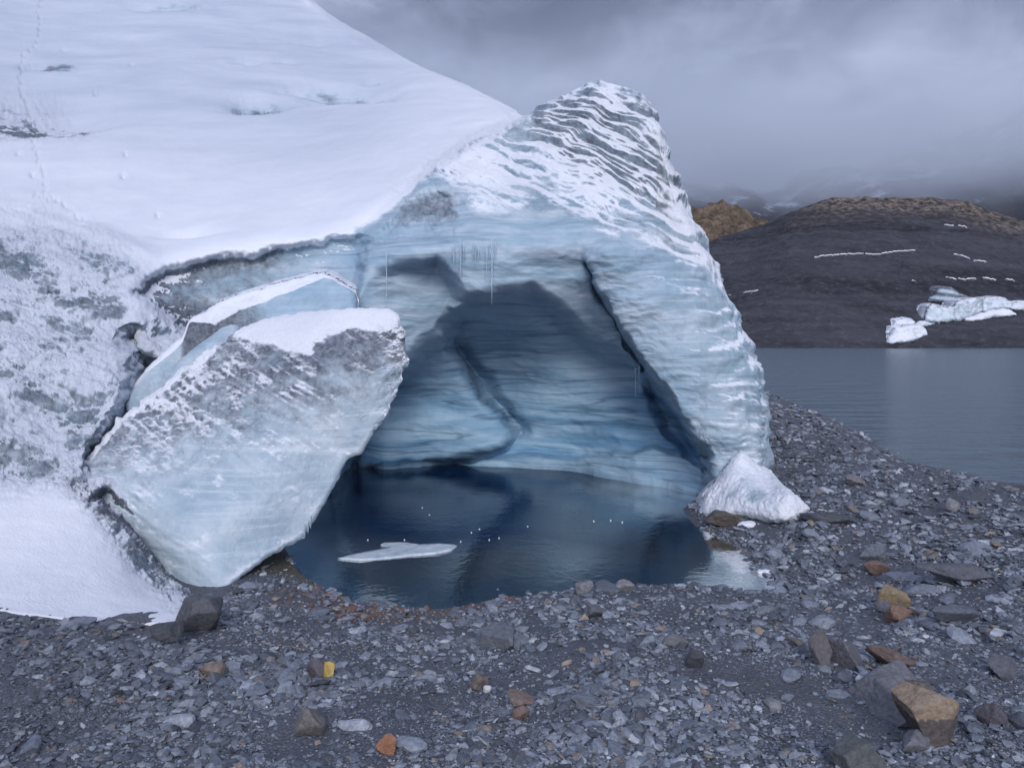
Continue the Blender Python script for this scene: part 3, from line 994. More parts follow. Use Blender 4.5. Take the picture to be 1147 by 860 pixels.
for (cu, cv, ru, rv, dep) in [(285, 116, 34, 9, 0.55), (395, 108, 50, 12, 0.42), (345, 97, 50, 7, 0.25), (66, 78, 26, 6, 0.5), (275, 71, 16, 3, 0.35), (200, 3, 60, 8, 0.3), (355, 46, 26, 5, 0.3), (210, 256, 30, 5, 0.3), (420, 86, 22, 3, 0.3), (40, 236, 50, 5, 0.35), (20, 145, 90, 12, 0.3)]:  # shade of the slope's hollows, put into the colour as grey patches
    hollow_shade = dep * np.exp(-((JU - cu) / ru) ** 2 - ((JV - cv) / rv) ** 2) * (0.7 + 0.8 * ns) * slope
    snow = snow - 2.4 * hollow_shade
    dirt_shade = dirt_shade + 1.6 * hollow_shade
snow = np.clip(snow, 0, 1)
dirt_shade = np.clip(dirt_shade * (1 - melt * 0.9), 0, 1)
blue = 0.16 * melt + 0.12 * pillar * sstep(850, 720, U) + 0.12
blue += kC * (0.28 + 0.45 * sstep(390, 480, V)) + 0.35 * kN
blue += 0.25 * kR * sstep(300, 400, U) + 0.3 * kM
blue -= 0.35 * kFt * kC + 0.12 * pillar * sstep(480, 580, V)
blue = np.clip(blue + 0.8 * hid, 0, 1)
roughm = np.clip(0.9 * rough_px + strip + 0.8 * cl_ + crown + 0.35 * pillar + 0.25 * apron + 0.05 * slope + 0.7 * patch1 + 0.3 * kR, 0, 1) * (1 - 0.8 * melt) + 0.12 * melt

# ---- the far side of the ice: carry the rim back and down
NB = 12
sb = np.linspace(0, 1, NB + 1)[1:] ** 1.4 * 16
top_rows = np.stack([P[:, 0, :] + np.array([0, s, -0.035 * s * s - 0.12 * s]) for s in sb[::-1]], 1)
bot_rows = np.stack([P[:, -1, :] + np.array([0, 0.15 * k, -0.5 * k]) for k in (1, 2, 3)], 1)
PF = np.concatenate([top_rows, P, bot_rows], 1)
ext = np.stack([PF[-1] + np.array([-0.03 * s * s * 0.4, s, -0.05 * s]) for s in sb], 0)
PF = np.concatenate([PF, ext], 0)


def pad(a):
    a = np.concatenate([np.repeat(a[:, :1], NB, 1), a, np.repeat(a[:, -1:], 3, 1)], 1)
    return np.concatenate([a, np.repeat(a[-1:], NB, 0)], 0)


old_snow_shade = np.clip(slope * (0.35 + 0.65 * sstep(240, 120, V + 0.12 * (400 - U)) * sstep(620, 420, U + 0.5 * V)) + 0.62 * rough_px, 0, 1)  # greys upper slope and rough flank: weaker light put into the snow colour
A = {'old': pad(old_snow_shade), 'snow': pad(snow), 'blue': pad(blue), 'dirt': pad(dirt_shade), 'rough': pad(roughm), 'hasdirt': np.ones(PF.shape[:2])}
glacier = bpy.data.objects.new('glacier', None)
glacier.location = (-2, 26, 0)
COL.objects.link(glacier)
tag(glacier, 'snow covered glacier with a blue ice cave and tall banded prow', 'glacier')
Q = quads(*PF.shape[:2])
cav = pad(np.clip(melt, 0, 1))
snw = pad(np.clip(slope + 0 * U, 0, 1))
fc = cav.ravel()[Q].mean(1) > 0.5
fs = (snw.ravel()[Q].mean(1) > 0.5) & ~fc


def sub_mesh(name, fmask):
    q = Q[fmask]
    used = np.unique(q)
    rm = np.full(PF.shape[0] * PF.shape[1], -1)
    rm[used] = np.arange(len(used))
    o = mesh_np(name, PF.reshape(-1, 3)[used] - np.array(glacier.location), rm[q], M_ICE, True, glacier, {k: v.ravel()[used] for k, v in A.items()})
    return o


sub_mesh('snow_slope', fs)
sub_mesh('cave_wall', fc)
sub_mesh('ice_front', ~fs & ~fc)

# icicles hanging from the cave's lip
def icicle(u, v0, v1, Y, r, parent):
    p0, p1 = at(u, v0, Y), at(u, v1, Y)
    n, k = 7, 7
    vv, qq = [], []
    for i in range(k):
        t_ = i / (k - 1)
        c = p0 + (p1 - p0) * t_
        rr = r * (1 - t_) ** 0.8 * (1 + 0.25 * math.sin(i * 2.3 + u)) + 0.002
        for j in range(n):
            a = 2 * math.pi * j / n
            vv.append(c + np.array([math.cos(a) * rr, math.sin(a) * rr, 0]))
    for i in range(k - 1):
        for j in range(n):
            qq.append((i * n + j, i * n + (j + 1) % n, (i + 1) * n + (j + 1) % n, (i + 1) * n + j))
    return mesh_np('icicle', np.array(vv) - (np.array(parent.location) if parent else 0), qq, M_CLEAR, True, parent)


for u, v0, v1, Y, r in [(515.5, 276, 312, 22.85, 0.04), (530, 280, 300, 22.85, 0.03), (545, 284, 316, 22.85, 0.035), (551, 276, 342, 22.85, 0.05), (536, 286, 296, 22.85, 0.025), (433, 290, 345, 23.4, 0.03), (712, 420, 446, 25.2, 0.03), (716, 418, 436, 25.2, 0.025)] + [(506 + 52 * rng.random(), 279 + 6 * rng.random(), 288 + 14 * rng.random() ** 2, 22.85, 0.018 + 0.02 * rng.random()) for _ in range(14)]:
    icicle(u, v0 - 8, v1, Y, r, glacier)


# ------------------------------------------------------------------ separate ice bodies
def ice_body(name, top, bot, pts, du, nv, thick, edge_w, edge_r, relief, masks, nb=6, mat=None, parent=None, jit=2.0, seed=0):
    """a closed slab of ice: front face from an outline and depths, then a rim and a back"""
    top, bot = np.asarray(top, float), np.asarray(bot, float)
    u0, u1 = top[0, 0], top[-1, 0]
    us_ = np.arange(u0, u1 + du * 0.5, du)
    U_, T_ = np.meshgrid(us_, np.linspace(0, 1, nv), indexing='ij')
    a, b_ = interp(top, U_), interp(bot, U_)
    line = np.stack([us_, 0 * us_, 0 * us_], -1)
    a = a + (jit * noise3(line / 9 + seed, 50) + 0.5 * jit * noise3(line / 4 + seed, 52))[:, None]
    b_ = b_ + (jit * noise3(line / 9 + seed, 51) + 0.5 * jit * noise3(line / 4 + seed, 53))[:, None]
    b_ = np.maximum(b_, a + 0.5)
    V_ = a + (b_ - a) * T_
    D_ = TPS(pts)(U_, V_)
    outline = np.concatenate([np.stack([us_, a[:, 0]], -1)[::4], np.stack([us_, b_[:, 0]], -1)[::-4]])
    sdv = psd(outline, U_, V_)
    e = np.clip(1 - sdv / edge_w, 0, 1)
    D_ = D_ + edge_r * (1 - np.sqrt(np.clip(1 - e ** 2, 0, 1)))
    P_ = at(U_, V_, D_)
    N_ = grid_normals(box_blur(P_, 2))
    P_ = P_ + N_ * relief(P_, U_, V_, sdv)[..., None]
    nu = len(us_)
    # the slab's back: the same outline carried along the thickness, a little drawn in
    cen = P_.reshape(-1, 3).mean(0)
    back = P_ + np.asarray(thick)
    back = cen + thick + (back - cen - thick) * 0.86
    loop = np.concatenate([np.arange(nu) * nv, (nu - 1) * nv + np.arange(1, nv), np.arange(nu - 2, -1, -1) * nv + nv - 1, np.arange(nv - 2, 0, -1)])
    fr = P_.reshape(-1, 3)
    bk = back.reshape(-1, 3)
    verts = [fr]
    rings = [loop]
    off = len(fr)
    for k in range(1, nb):
        t_ = k / nb
        r_ = fr[loop] * (1 - t_) + bk[loop] * t_
        r_ = r_ + (r_ - cen) / (np.linalg.norm(r_ - cen, axis=1)[:, None] + 1e-9) * (0.25 * math.sin(math.pi * t_) * edge_r + 0.06 * noise3(r_ / 0.5, 60)[:, None])
        verts.append(r_)
        rings.append(np.arange(len(loop)) + off)
        off += len(loop)
    verts.append(bk)
    rings.append(loop + off)
    q = [quads(nu, nv)]
    for k in range(nb):
        A_, B_ = rings[k], rings[k + 1]
        q.append(np.stack([A_, B_, np.roll(B_, -1), np.roll(A_, -1)], -1))
    q.append(quads(nu, nv, off)[:, ::-1])
    allv = np.concatenate(verts)
    N3 = grid_normals(P_)
    mk = masks(P_, U_, V_, N3, sdv)
    at_ = {}
    for k_ in ('snow', 'blue', 'dirt', 'rough'):
        f_ = np.clip(mk[k_], 0, 1).ravel()
        lb = f_[loop]
        for _k in range(3):
            lb = np.convolve(np.concatenate([lb[-8:], lb, lb[:8]]), np.ones(17) / 17, 'valid')
        at_[k_] = np.concatenate([f_] + [lb] * (nb - 1) + [f_])
    # snow lies only where the rim faces up
    at_['hasdirt'] = np.full(len(allv), 0.15)
    o = mesh_np(name, allv, np.concatenate(q), mat or M_ICE, True, parent, at_)
    return o


# --- the big leaning slab
ST = [(58, 548), (90, 520), (130, 472), (180, 430), (205, 410), (245, 385), (270, 369), (300, 358), (345, 351), (400, 347), (436, 348), (446, 354), (452, 366), (454, 378), (459, 400)]
SB = [(58, 552), (90, 590), (120, 640), (160, 690), (210, 697), (238, 676), (265, 650), (300, 624), (340, 602), (360, 570), (380, 535), (388, 515), (405, 508), (420, 484), (434, 468), (446, 440), (452, 418), (459, 402)]
SP = [(58, 550, 16.2), (130, 475, 17.6), (180, 430, 18.4), (270, 369, 19.6), (340, 351, 19.6), (436, 348, 18.9), (459, 400, 18.3),
      (130, 545, 15.9), (90, 540, 16.0), (190, 610, 15.2), (240, 676, 14.6), (160, 660, 15.9), (120, 610, 15.8), (210, 697, 15.0),
      (200, 520, 16.3), (280, 450, 17.4), (350, 420, 17.5), (300, 560, 15.9), (340, 602, 16.1), (380, 520, 16.9), (420, 430, 17.6), (270, 630, 15.2), (250, 600, 15.3)]


CAP = [(258, 376), (300, 345), (345, 338), (440, 334), (452, 356), (440, 372), (400, 368), (362, 372), (352, 384), (344, 398), (326, 394), (306, 386), (285, 384)]


def slab_relief(P_, U_, V_, sdv):
    # ribs run from the upper rim down to the right, fanning
    s = (V_ - 430) * 0.80 - (U_ - 200) * 0.52
    warp = 9 * noise3(np.stack([U_ / 80, V_ / 80, 0 * U_], -1), 70)
    rib = noise3(np.stack([(s + warp) / 13, (U_ * 0.8 + V_ * 0.55) / 150, 0 * U_ + 2], -1), 71)
    rib2 = noise3(np.stack([(s + warp) / 5.5, (U_ * 0.8 + V_ * 0.55) / 60, 0 * U_ + 5], -1), 72)
    up = sstep(620, 470, V_ + 0.25 * (U_ - 100))
    o = 0.034 * (0.4 + up) * rib + 0.028 * (0.35 + up) * rib2
    o = o + (0.075 * up * sstep(400, 180, U_) + 0.016) * fbm(P_ / 0.30, 4, 0.55, seed=73, billow=True)
    capk = sstep(-4, 10, psd(CAP, U_, V_))
    o = o * (1 - 0.85 * capk) + 0.05 * capk
    e = sstep(395, 440, U_) * (1 - capk)
    o = o + e * 0.16 * fbm(P_ / np.array([0.6, 0.6, 0.4]), 4, 0.55, seed=74, billow=True)
    return o


def slab_masks(P_, U_, V_, N_, sdv):
    ns_ = fbm(P_ / np.array([0.7, 0.7, 0.4]), 4, 0.6, seed=75)
    nz_ = N_[..., 2]
    cap = sstep(-7, 5, psd(CAP, U_ + 14 * ns_, V_ + 10 * ns_))
    up = sstep(600, 440, V_ + 0.35 * (U_ - 150) * 0.8)
    nzr = nz_ - box_blur(nz_, 9)
    s = np.clip(0.20 + 0.26 * up * sstep(420, 200, U_) + 0.7 * nzr + 0.55 * ns_, 0, 1)
    rim = sstep(16, 4, V_ - interp(ST, U_)) * sstep(262, 230, U_)
    rgt = sstep(400, 445, U_) * np.clip(0.45 + 0.8 * ns_ + 1.0 * (nz_ - 0.4), 0, 1)
    s = np.maximum.reduce([s, 0.95 * cap, 0.9 * rim, 0.8 * rgt])
    low = sstep(0.5, -0.1, up)
    return {'snow': s, 'blue': -0.08 + 0.20 * low - 0.2 * rgt, 'dirt': 0.52 * up + 0.08 + 0.3 * ns_ * up, 'rough': 0.12 + 0.5 * up}


slab = ice_body('ice_slab', ST, SB, SP, 1.2, 250, np.array([-0.36, 1.7, -0.35]), 6, 0.12, slab_relief, slab_masks, 8, jit=1.5, seed=1)
tag(slab, 'large tilted ice slab with a snow-capped top edge leaning out over the dark pool', 'ice slab')
for u, v0, v1, Y in [(341, 592, 603, 16.0), (345, 590, 598, 16.0), (348, 584, 592, 16.0)]:
    icicle(u, v0 - 6, v1, Y, 0.02, slab)

# --- snow topped ledge behind it
FT = [(140, 452), (148, 432), (162, 412), (185, 392), (205, 374), (213, 356), (224, 350), (240, 342), (265, 331), (300, 320), (335, 311), (362, 305), (374, 309), (388, 318), (398, 326), (401, 336)]
FBm = [(140, 456), (148, 470), (162, 468), (185, 452), (205, 436), (213, 430), (240, 410), (265, 400), (300, 385), (335, 375), (362, 370), (398, 366), (401, 362)]
FP = [(140, 454, 18.6), (162, 412, 19.4), (205, 374, 20.2), (240, 342, 20.9), (300, 320, 21.4), (362, 305, 21.8), (401, 336, 21.8), (300, 385, 21.0), (380, 368, 21.4), (213, 430, 19.7), (165, 465, 18.9), (240, 405, 20.2)]


def fin_relief(P_, U_, V_, sdv):
    return 0.10 * fbm(P_ / np.array([1.2, 1.2, 0.8]), 3, seed=80) + 0.03 * fbm(P_ / 0.25, 3, seed=81)


def fin_masks(P_, U_, V_, N_, sdv):
    ns_ = fbm(P_ / 0.6, 4, 0.6, seed=82)
    dt = V_ - interp(FT, U_)
    wide = interp([(140, 4), (200, 10), (215, 6), (240, 20), (300, 15), (340, 10), (365, 5), (401, 4)], U_)
    s = sstep(1.25, 0.85, dt / wide + 0.3 * ns_)
    return {'snow': s, 'blue': 0.1 + 0.4 * sstep(250, 320, U_), 'dirt': 0.75 * sstep(330, 240, U_) * sstep(196, 210, U_), 'rough': 0.3 + 0 * U_}


fin = ice_body('ice_ledge', FT, FBm, FP, 1.2, 90, np.array([-0.2, 2.6, 0.5]), 6, 0.3, fin_relief, fin_masks, 7, jit=1.2, seed=5)
tag(fin, 'curved ice ledge topped by a smooth band of snow, behind the large slab', 'ice ledge')

# --- thin pale plate wedged between ledge and slab
PT = [(172, 452), (178, 436), (188, 420), (200, 404), (214, 392), (232, 379), (248, 368), (258, 363), (266, 364), (270, 370)]
PB = [(172, 456), (178, 462), (188, 458), (200, 446), (214, 436), (232, 424), (248, 408), (258, 398), (266, 388), (270, 376)]
PP = [(172, 454, 18.6), (200, 404, 19.2), (232, 379, 19.7), (258, 363, 20.1), (270, 372, 20.1), (200, 440, 18.8), (232, 420, 19.3), (258, 395, 19.7)]
plate = ice_body('ice_plate', PT, PB, PP, 1.0, 46, np.array([0.1, 0.35, -0.1]), 9, 0.3,
                 lambda P_, U_, V_, sdv: 0.03 * fbm(P_ / 0.4, 3, seed=90),
                 lambda P_, U_, V_, N_, sdv: {'snow': 0.25 + 0.3 * fbm(P_ / 0.5, 3, seed=91), 'blue': 0.12 + 0 * U_, 'dirt': 0 * U_, 'rough': 0.3 + 0 * U_}, 5, jit=0.8, seed=9)
tag(plate, 'thin pale blade of ice wedged upright between the big slab and the ledge', 'ice blade')

# --- white mound at the foot of the prow
MT = [(782, 574), (788, 556), (796, 545), (806, 532), (815, 520), (823, 508), (829, 503), (836, 505), (842, 514), (852, 522), (862, 526), (872, 536), (886, 551), (900, 563), (907, 569)]
MB = [(782, 576), (788, 579), (800, 580), (820, 578), (845, 582), (862, 586), (880, 587), (896, 585), (899, 580), (903, 574), (907, 571)]
mpts = [(u, v, gY(u, v) - 0.15) for u, v in [(782, 576), (800, 581), (845, 584), (880, 588), (903, 578)]] + [(829, 503, 21.15), (842, 514, 21.1), (862, 526, 21.05), (806, 532, 20.9), (886, 551, gY(886, 587) + 0.3), (900, 563, gY(900, 582) + 0.1), (845, 550, gY(845, 584) + 0.3)]
mound = ice_body('snow_mound', MT, MB, mpts, 0.8, 110, np.array([0.1, 2.2, -0.6]), 9, 0.35,
                 lambda P_, U_, V_, sdv: 0.10 * fbm(P_ / 0.8, 4, 0.55, seed=95) + 0.03 * fbm(P_ / 0.18, 3, seed=96, billow=True),
                 lambda P_, U_, V_, N_, sdv: {'snow': np.clip(0.75 + 0.5 * fbm(P_ / 0.5, 3, seed=97) - 0.35 * sstep(14, 26, sdv), 0, 1), 'blue': -0.05 + 0 * U_, 'dirt': 0 * U_, 'rough': 0.5 + 0 * U_}, 6, jit=1.5, seed=12)
tag(mound, 'bright white cone of snow and ice at the foot of the prow', 'snow mound')


# --- small loose ice on the shore and in the pool
def ice_lump(name, u, v, w_px, h, label, cat, seed, group=None, z=None):
    p, n_ = hit(u, v)
    if z is not None or p is None:
        p = at(u, v, yw(v)).copy()
        p[2] = z or 0
    wd = w_px * p[1] / F / 2
    bm = bmesh.new()
    bmesh.ops.create_icosphere(bm, subdivisions=3, radius=1)
    vv = np.array([v_.co[:] for v_ in bm.verts])
    ff = [[x.index for x in f.verts] for f in bm.faces]
    bm.free()
    vv = vv * (1 + 0.28 * fbm(vv * 1.3 + seed, 3, seed=seed))[:, None]
    vv = vv * np.array([wd, wd * 0.8, h])
    o = mesh_np(name, vv, ff, M_ICE, True, None, {'snow': np.full(len(vv), 0.75), 'blue': np.full(len(vv), 0.05), 'dirt': np.zeros(len(vv)), 'rough': np.full(len(vv), 0.4), 'hasdirt': np.zeros(len(vv))})
    o.location = p
    return tag(o, label, cat, group)


ice_lump('ice_chunk', 838, 588, 24, 0.10, 'small white ice chunk on wet stones just below the snow mound', 'ice chunk', 3)
ice_lump('ice_chunk', 857, 641, 20, 0.07, 'flat glassy ice piece stranded at the edge of the pool', 'ice chunk', 4)
ice_lump('ice_block', 412, 513, 48, 0.42, 'rounded dim ice block at the back of the pool beside the slab', 'ice block', 6, None, 0.05)


def floe(pxs, label):
    pl = np.array([at(u, v, yw(v))[:2] for u, v in pxs])
    c = pl.mean(0)
    bm = bmesh.new()
    top = [bm.verts.new((p[0], p[1], 0.03 + 0.012 * math.sin(i * 1.7))) for i, p in enumerate(pl)]
    bot = [bm.verts.new((*(c + (p - c) * 0.97), -0.16)) for p in pl]
    bm.faces.new(top)
    bm.faces.new(bot[::-1])
    for i in range(len(pl)):
        j = (i + 1) % len(pl)
        bm.faces.new((top[i], bot[i], bot[j], top[j]))
    bmesh.ops.recalc_face_normals(bm, faces=bm.faces)
    bmesh.ops.triangulate(bm, faces=bm.faces)
    bmesh.ops.subdivide_edges(bm, edges=bm.edges, cuts=6, use_grid_fill=True)
    me = bpy.data.meshes.new('ice_floe')
    bm.to_mesh(me)
    bm.free()
    vv = np.array([v_.co[:] for v_ in me.vertices])
    vv[:, 2] += np.where(vv[:, 2] > 0.012, 0.015 * fbm(vv / np.array([0.5, 0.9, 0.5]), 3, seed=99), 0)
    me.vertices.foreach_set('co', vv.astype(np.float32).ravel())
    for an, val in (('snow', 0.45), ('blue', 0.1), ('dirt', 0.0), ('rough', 0.3), ('hasdirt', 0.0)):
        a = me.attributes.new(an, 'FLOAT', 'POINT')
        a.data.foreach_set('value', np.full(len(vv), val, np.float32))
    me.materials.append(M_ICE)
    for p_ in me.polygons:
        p_.use_smooth = True
    o = bpy.data.objects.new('ice_floe', me)
    COL.objects.link(o)
    return tag(o, label, 'ice floe')


floe([(378, 626), (400, 621), (424, 616), (436, 613), (426, 611), (430, 609), (456, 608), (470, 610), (490, 610), (508, 611), (512, 612), (506, 617), (488, 621), (460, 623), (430, 626), (404, 628)],
     'flat pointed white ice floe drifting on the dark pool')
drops = [(412, 605), (473, 569), (481, 577), (528, 597), (537, 593), (548, 605), (559, 603), (516, 607), (591, 590), (665, 584), (684, 583), (697, 585), (453, 605)]
for i, (u, v) in enumerate(drops):
    ice_lump('ice_bit', u, v, 1.7, 0.02, 'tiny white speck of ice floating on the dark pool', 'ice speck', 20 + i, 'ice specks floating on the pool', 0.01)


# ------------------------------------------------------------------ stranded ice on the far hillside
def far_ice(pxs_top, pxs_bot, label, seed, thick=5, snow=0.5):
    top, bot = np.asarray(pxs_top, float), np.asarray(pxs_bot, float)
    pts = []
    for u, v in list(bot):
        p, n_ = hit(u, v, HB)
        yb = float(p[1]) if p is not None else 190.0
        pts.append((u, v, yb - 1.2))
    for u, v in list(top[1:-1]):
        b_ = interp(bot, u)
        p, n_ = hit(u, b_, HB)
        yb = float(p[1]) if p is not None else 190.0
        pts.append((u, v - 0.3, yb + 1.5))
    o = ice_body('ice_block', top, bot, pts, 0.5, 46, np.array([0.0, thick, 0.5]), 4, 1.6,
                 lambda P_, U_, V_, sdv: 0.28 * fbm(P_ / 4.0, 2, 0.5, seed=seed) + 0.28 * fbm(P_ / np.array([2.4, 2.4, 1.2]), 3, 0.5, seed=seed + 7, ridged=True) + 0.10 * fbm(P_ / np.array([1.4, 1.4, 0.5]), 3, seed=seed + 5),
                 lambda P_, U_, V_, N_, sdv: {'snow': snow - 0.05 + 0.3 * fbm(P_ / 2.0, 3, seed=seed + 2) + 0.3 * (N_[..., 2] - 0.4), 'blue': -0.05 + 0 * U_, 'dirt': 0.15 + (snow < 0.3) * (0.30 + 0.35 * np.sin(P_[..., 2] * 3.2 + 0.5 * P_[..., 0])) + 0.35 * sstep(3.5, 0.5, sdv), 'rough': 0.25 + 0 * U_}, 4, jit=0.6, seed=seed)  # the grey along each outline paints in the shadow between blocks
    return tag(o, label, 'ice block', 'stranded ice blocks on the far shore')


far_ice([(993, 383), (996, 374), (1003, 367), (1015, 364.5), (1028, 364), (1034, 367), (1038, 373)], [(993, 384), (1000, 385), (1012, 384), (1024, 382), (1034, 377), (1038, 375)], 'lowest white ice block, just above the water of the far shore', 201, 5, 0.75)
far_ice([(1000, 365), (1003, 360), (1010, 357.5), (1018, 357), (1024, 361)], [(1000, 369), (1006, 369), (1012, 367), (1018, 366), (1024, 365)], 'small rounded ice block perched directly behind the lowest one', 211, 5, 0.6)
far_ice([(1024, 364), (1030, 360.5), (1036, 360), (1045, 361), (1053, 361)], [(1024, 365), (1030, 366.5), (1036, 365.5), (1045, 363.5), (1053, 362)], 'flat sliver of ice joining the low block to the large one', 215, 4, 0.6)
far_ice([(1036, 355), (1039, 344), (1044, 341), (1050, 342), (1054, 344), (1062, 344), (1070, 345)], [(1036, 360), (1042, 361), (1050, 361), (1058, 361), (1066, 360), (1070, 360)], 'squat greyish ice block at the near end of the far cluster', 221, 6, 0.5)
far_ice([(1039, 336), (1044, 331), (1050, 323), (1056, 320.5), (1064, 322), (1074, 328), (1085, 334)], [(1039, 338), (1046, 338.5), (1056, 339), (1066, 340), (1076, 337), (1085, 335)], 'grey striped pyramid of ice standing highest on the far shore', 231, 7, 0.2)
far_ice([(1067, 345), (1072, 338), (1080, 335), (1092, 334), (1100, 335), (1101, 341)], [(1067, 357), (1072, 360), (1080, 358), (1090, 354), (1098, 351), (1101, 348)], 'cracked ice block in the middle of the far cluster', 241, 7, 0.5)
far_ice([(1100, 338), (1104, 334), (1116, 333), (1126, 333.5), (1134, 338), (1135, 343)], [(1100, 350), (1106, 349), (1116, 347), (1126, 346), (1134, 346), (1135, 345)], 'smooth domed ice block at the upper end of the far cluster', 251, 7, 0.5)
far_ice([(1080, 357), (1090, 353), (1104, 350), (1112, 346.5), (1126, 345.5), (1133, 348), (1139, 352)], [(1080, 359), (1088, 360), (1100, 358), (1112, 355.5), (1126, 354.5), (1134, 353.5), (1139, 353)], 'long low apron of white ice below the far cluster', 261, 4, 0.75)
far_ice([(1131, 344), (1136, 339.5), (1144, 338), (1152, 338), (1160, 342)], [(1131, 346), (1138, 348), (1146, 348), (1154, 348), (1160, 345)], 'small round ice block cut by the picture edge', 271, 5, 0.6)


# snow lying in the creases of the far hill
def snow_patch(line, wpx, label):
    line = np.asarray(line, float)
    n = max(8, int(abs(line[-1, 0] - line[0, 0]) / 1.0))
    us_ = np.linspace(line[0, 0], line[-1, 0], n)
    vs_ = np.interp(us_, line[:, 0], line[:, 1])
    rows = []
    for i, (u, v) in enumerate(zip(us_, vs_)):
        t_ = i / (n - 1)
        wv = wpx * (math.sin(math.pi * (0.06 + 0.88 * t_)) ** 0.5) * (0.8 + 1.1 * noise3(np.array([[u / 3.3, v, 1.0]]), 77)[0])
        r_ = []
        for s in (-1, -0.5, 0, 0.5, 1):
            p, n_ = hit(u, v + s * wv * 0.5, HB)
            if p is None:
                p = at(u, v, 260.0)
                n_ = np.array([0, -0.4, 0.9])
            r_.append(p + n_ * (0.5 if abs(s) < 0.9 else -0.1) + np.array([0, -0.2, 0]))
        rows.append(r_)
    o = mesh_np('snow_patch', np.array(rows), quads(n, 5), M_SNOW, True)
    return tag(o, label, 'snow patch', 'snow patches in the creases of the moraine hill')


snow_patch([(912, 288.5), (930, 286.5), (948, 285.5), (967, 284)], 2.6, 'long thin snow streak on the middle of the dark hill')
snow_patch([(969, 284.5), (980, 285.5), (990, 284.5), (1004, 282), (1025, 280.5)], 2.4, 'right continuation of the long snow streak across the dark hill')
snow_patch([(1068, 285), (1078, 287), (1086, 290)], 2.2, 'short snow streak sloping down, high above the striped ice pyramid')
snow_patch([(1090, 292), (1098, 293), (1105, 293.5)], 2.0, 'short snow streak ending the broken line above the ice cluster')
snow_patch([(1057, 252), (1064, 253), (1068, 253.5)], 1.8, 'small snow spot near the brown crest of the hill')
snow_patch([(1073, 253), (1078, 254), (1083, 255.5)], 2.0, 'second small snow spot near the brown crest, nearer the peak of the slope')
snow_patch([(1059, 310.5), (1066, 312), (1071, 313.5)], 2.6, 'stubby snow patch just above the striped ice pyramid')
snow_patch([(1073, 312.5), (1080, 314), (1093, 312.5)], 3.2, 'widest snow patch in the row above the ice cluster')
snow_patch([(1100, 311), (1107, 313), (1115, 314)], 2.4, 'snow patch in the row above the domed ice block')
snow_patch([(1126, 313), (1131, 314), (1136, 315)], 2.6, 'last snow patch of the row above the round ice block')
snow_patch([(832, 328), (840, 327.5), (849, 325)], 2.0, 'thin snow streak on the hill beside the glacier prow')
snow_patch([(813, 330), (816, 330.5), (819, 331)], 1.8, 'tiny snow spot on the hill touching the prow outline')
snow_patch([(1021, 315), (1023, 315), (1026, 316)], 2.4, 'lone snow dot on the dark hill between prow and ice cluster')

# ------------------------------------------------------------------ rocks
def ico(sub):
    bm = bmesh.new()
    bmesh.ops.create_icosphere(bm, subdivisions=sub, radius=1)
    bm.verts.ensure_lookup_table()
    v = np.array([x.co[:] for x in bm.verts])
    f = np.array([[x.index for x in g.verts] for g in bm.faces])
    bm.free()
    return v, f


ICO = {k: ico(k) for k in (1, 2, 3, 4, 5)}


def rock_shape(sub, seed, flat=0.55, longf=1.35, rough=0.05, nplanes=13):
    """a broken stone: half-spaces cut the ball, so it has flat faces and sharp edges"""
    r_ = np.random.default_rng(seed)
    d, f = ICO[sub]
    n = r_.normal(size=(nplanes, 3))
    n /= np.linalg.norm(n, axis=1)[:, None]
    off = r_.uniform(0.62, 1.0, nplanes)
    dot = d @ n.T
    rr = np.where(dot > 0.05, off[None, :] / np.maximum(dot, 0.05), 9)
    pw_ = 34
    rad = (rr ** -pw_).sum(1) ** (-1 / pw_)
    rad = np.minimum(rad, 1.25 if sub < 4 else 1.7)
    v = d * rad[:, None]
    if sub >= 3:
        v = v + d * (rough * fbm(v * 2.2 + seed, 4, 0.55, seed=seed))[:, None]
    if sub >= 4:
        v = v + d * (0.022 * fbm(v * 9 + seed, 3, 0.6, seed=seed + 3, ridged=True))[:, None]
    v = v * np.array([longf, 1.0, flat])
    return v, f


PALETTE = [((0.095, 0.102, 0.125), 0.34), ((0.155, 0.163, 0.19), 0.32), ((0.23, 0.235, 0.26), 0.15), ((0.055, 0.058, 0.07), 0.12), ((0.155, 0.13, 0.115), 0.035), ((0.20, 0.15, 0.12), 0.018), ((0.34, 0.34, 0.36), 0.02)]
pal = np.array([p[0] for p in PALETTE])
pal = pal * 1.42 * np.array([0.95, 1.0, 1.03])
pw = np.array([p[1] for p in PALETTE])
pw = pw / pw.sum()
PROTO = [rock_shape(1, 300 + k, rng.uniform(0.25, 0.6), rng.uniform(1.0, 1.7), nplanes=9) for k in range(40)]
PROTO2 = [rock_shape(2, 400 + k, rng.uniform(0.28, 0.62), rng.uniform(1.0, 1.7), nplanes=11) for k in range(30)]
AREA = [(-620, 695), (-160, 690), (-60, 684), (60, 694), (190, 699), (246, 676), (262, 652), (330, 615), (400, 672), (560, 664), (640, 652), (760, 648), (790, 600), (770, 566), (842, 560), (842, 440), (850, 434), (1000, 500), (1147, 552), (1320, 600), (1770, 640), (1770, 930), (-620, 930)]


def sample_px(n):
    o = []
    got = 0
    while got < n:
        q = np.stack([rng.uniform(-620, 1770, 4 * n), rng.uniform(430, 925, 4 * n)], -1)
        q = q[((q[:, 0] > -160) & (q[:, 0] < 1320)) | (rng.random(4 * n) < 0.45)]
        q = q[psd(AREA, q[:, 0], q[:, 1]) > 0]
        # stones are patchy: keep fewer on the smooth silty ground
        o.append(q)
        got += len(q)
    return np.concatenate(o)[:n]


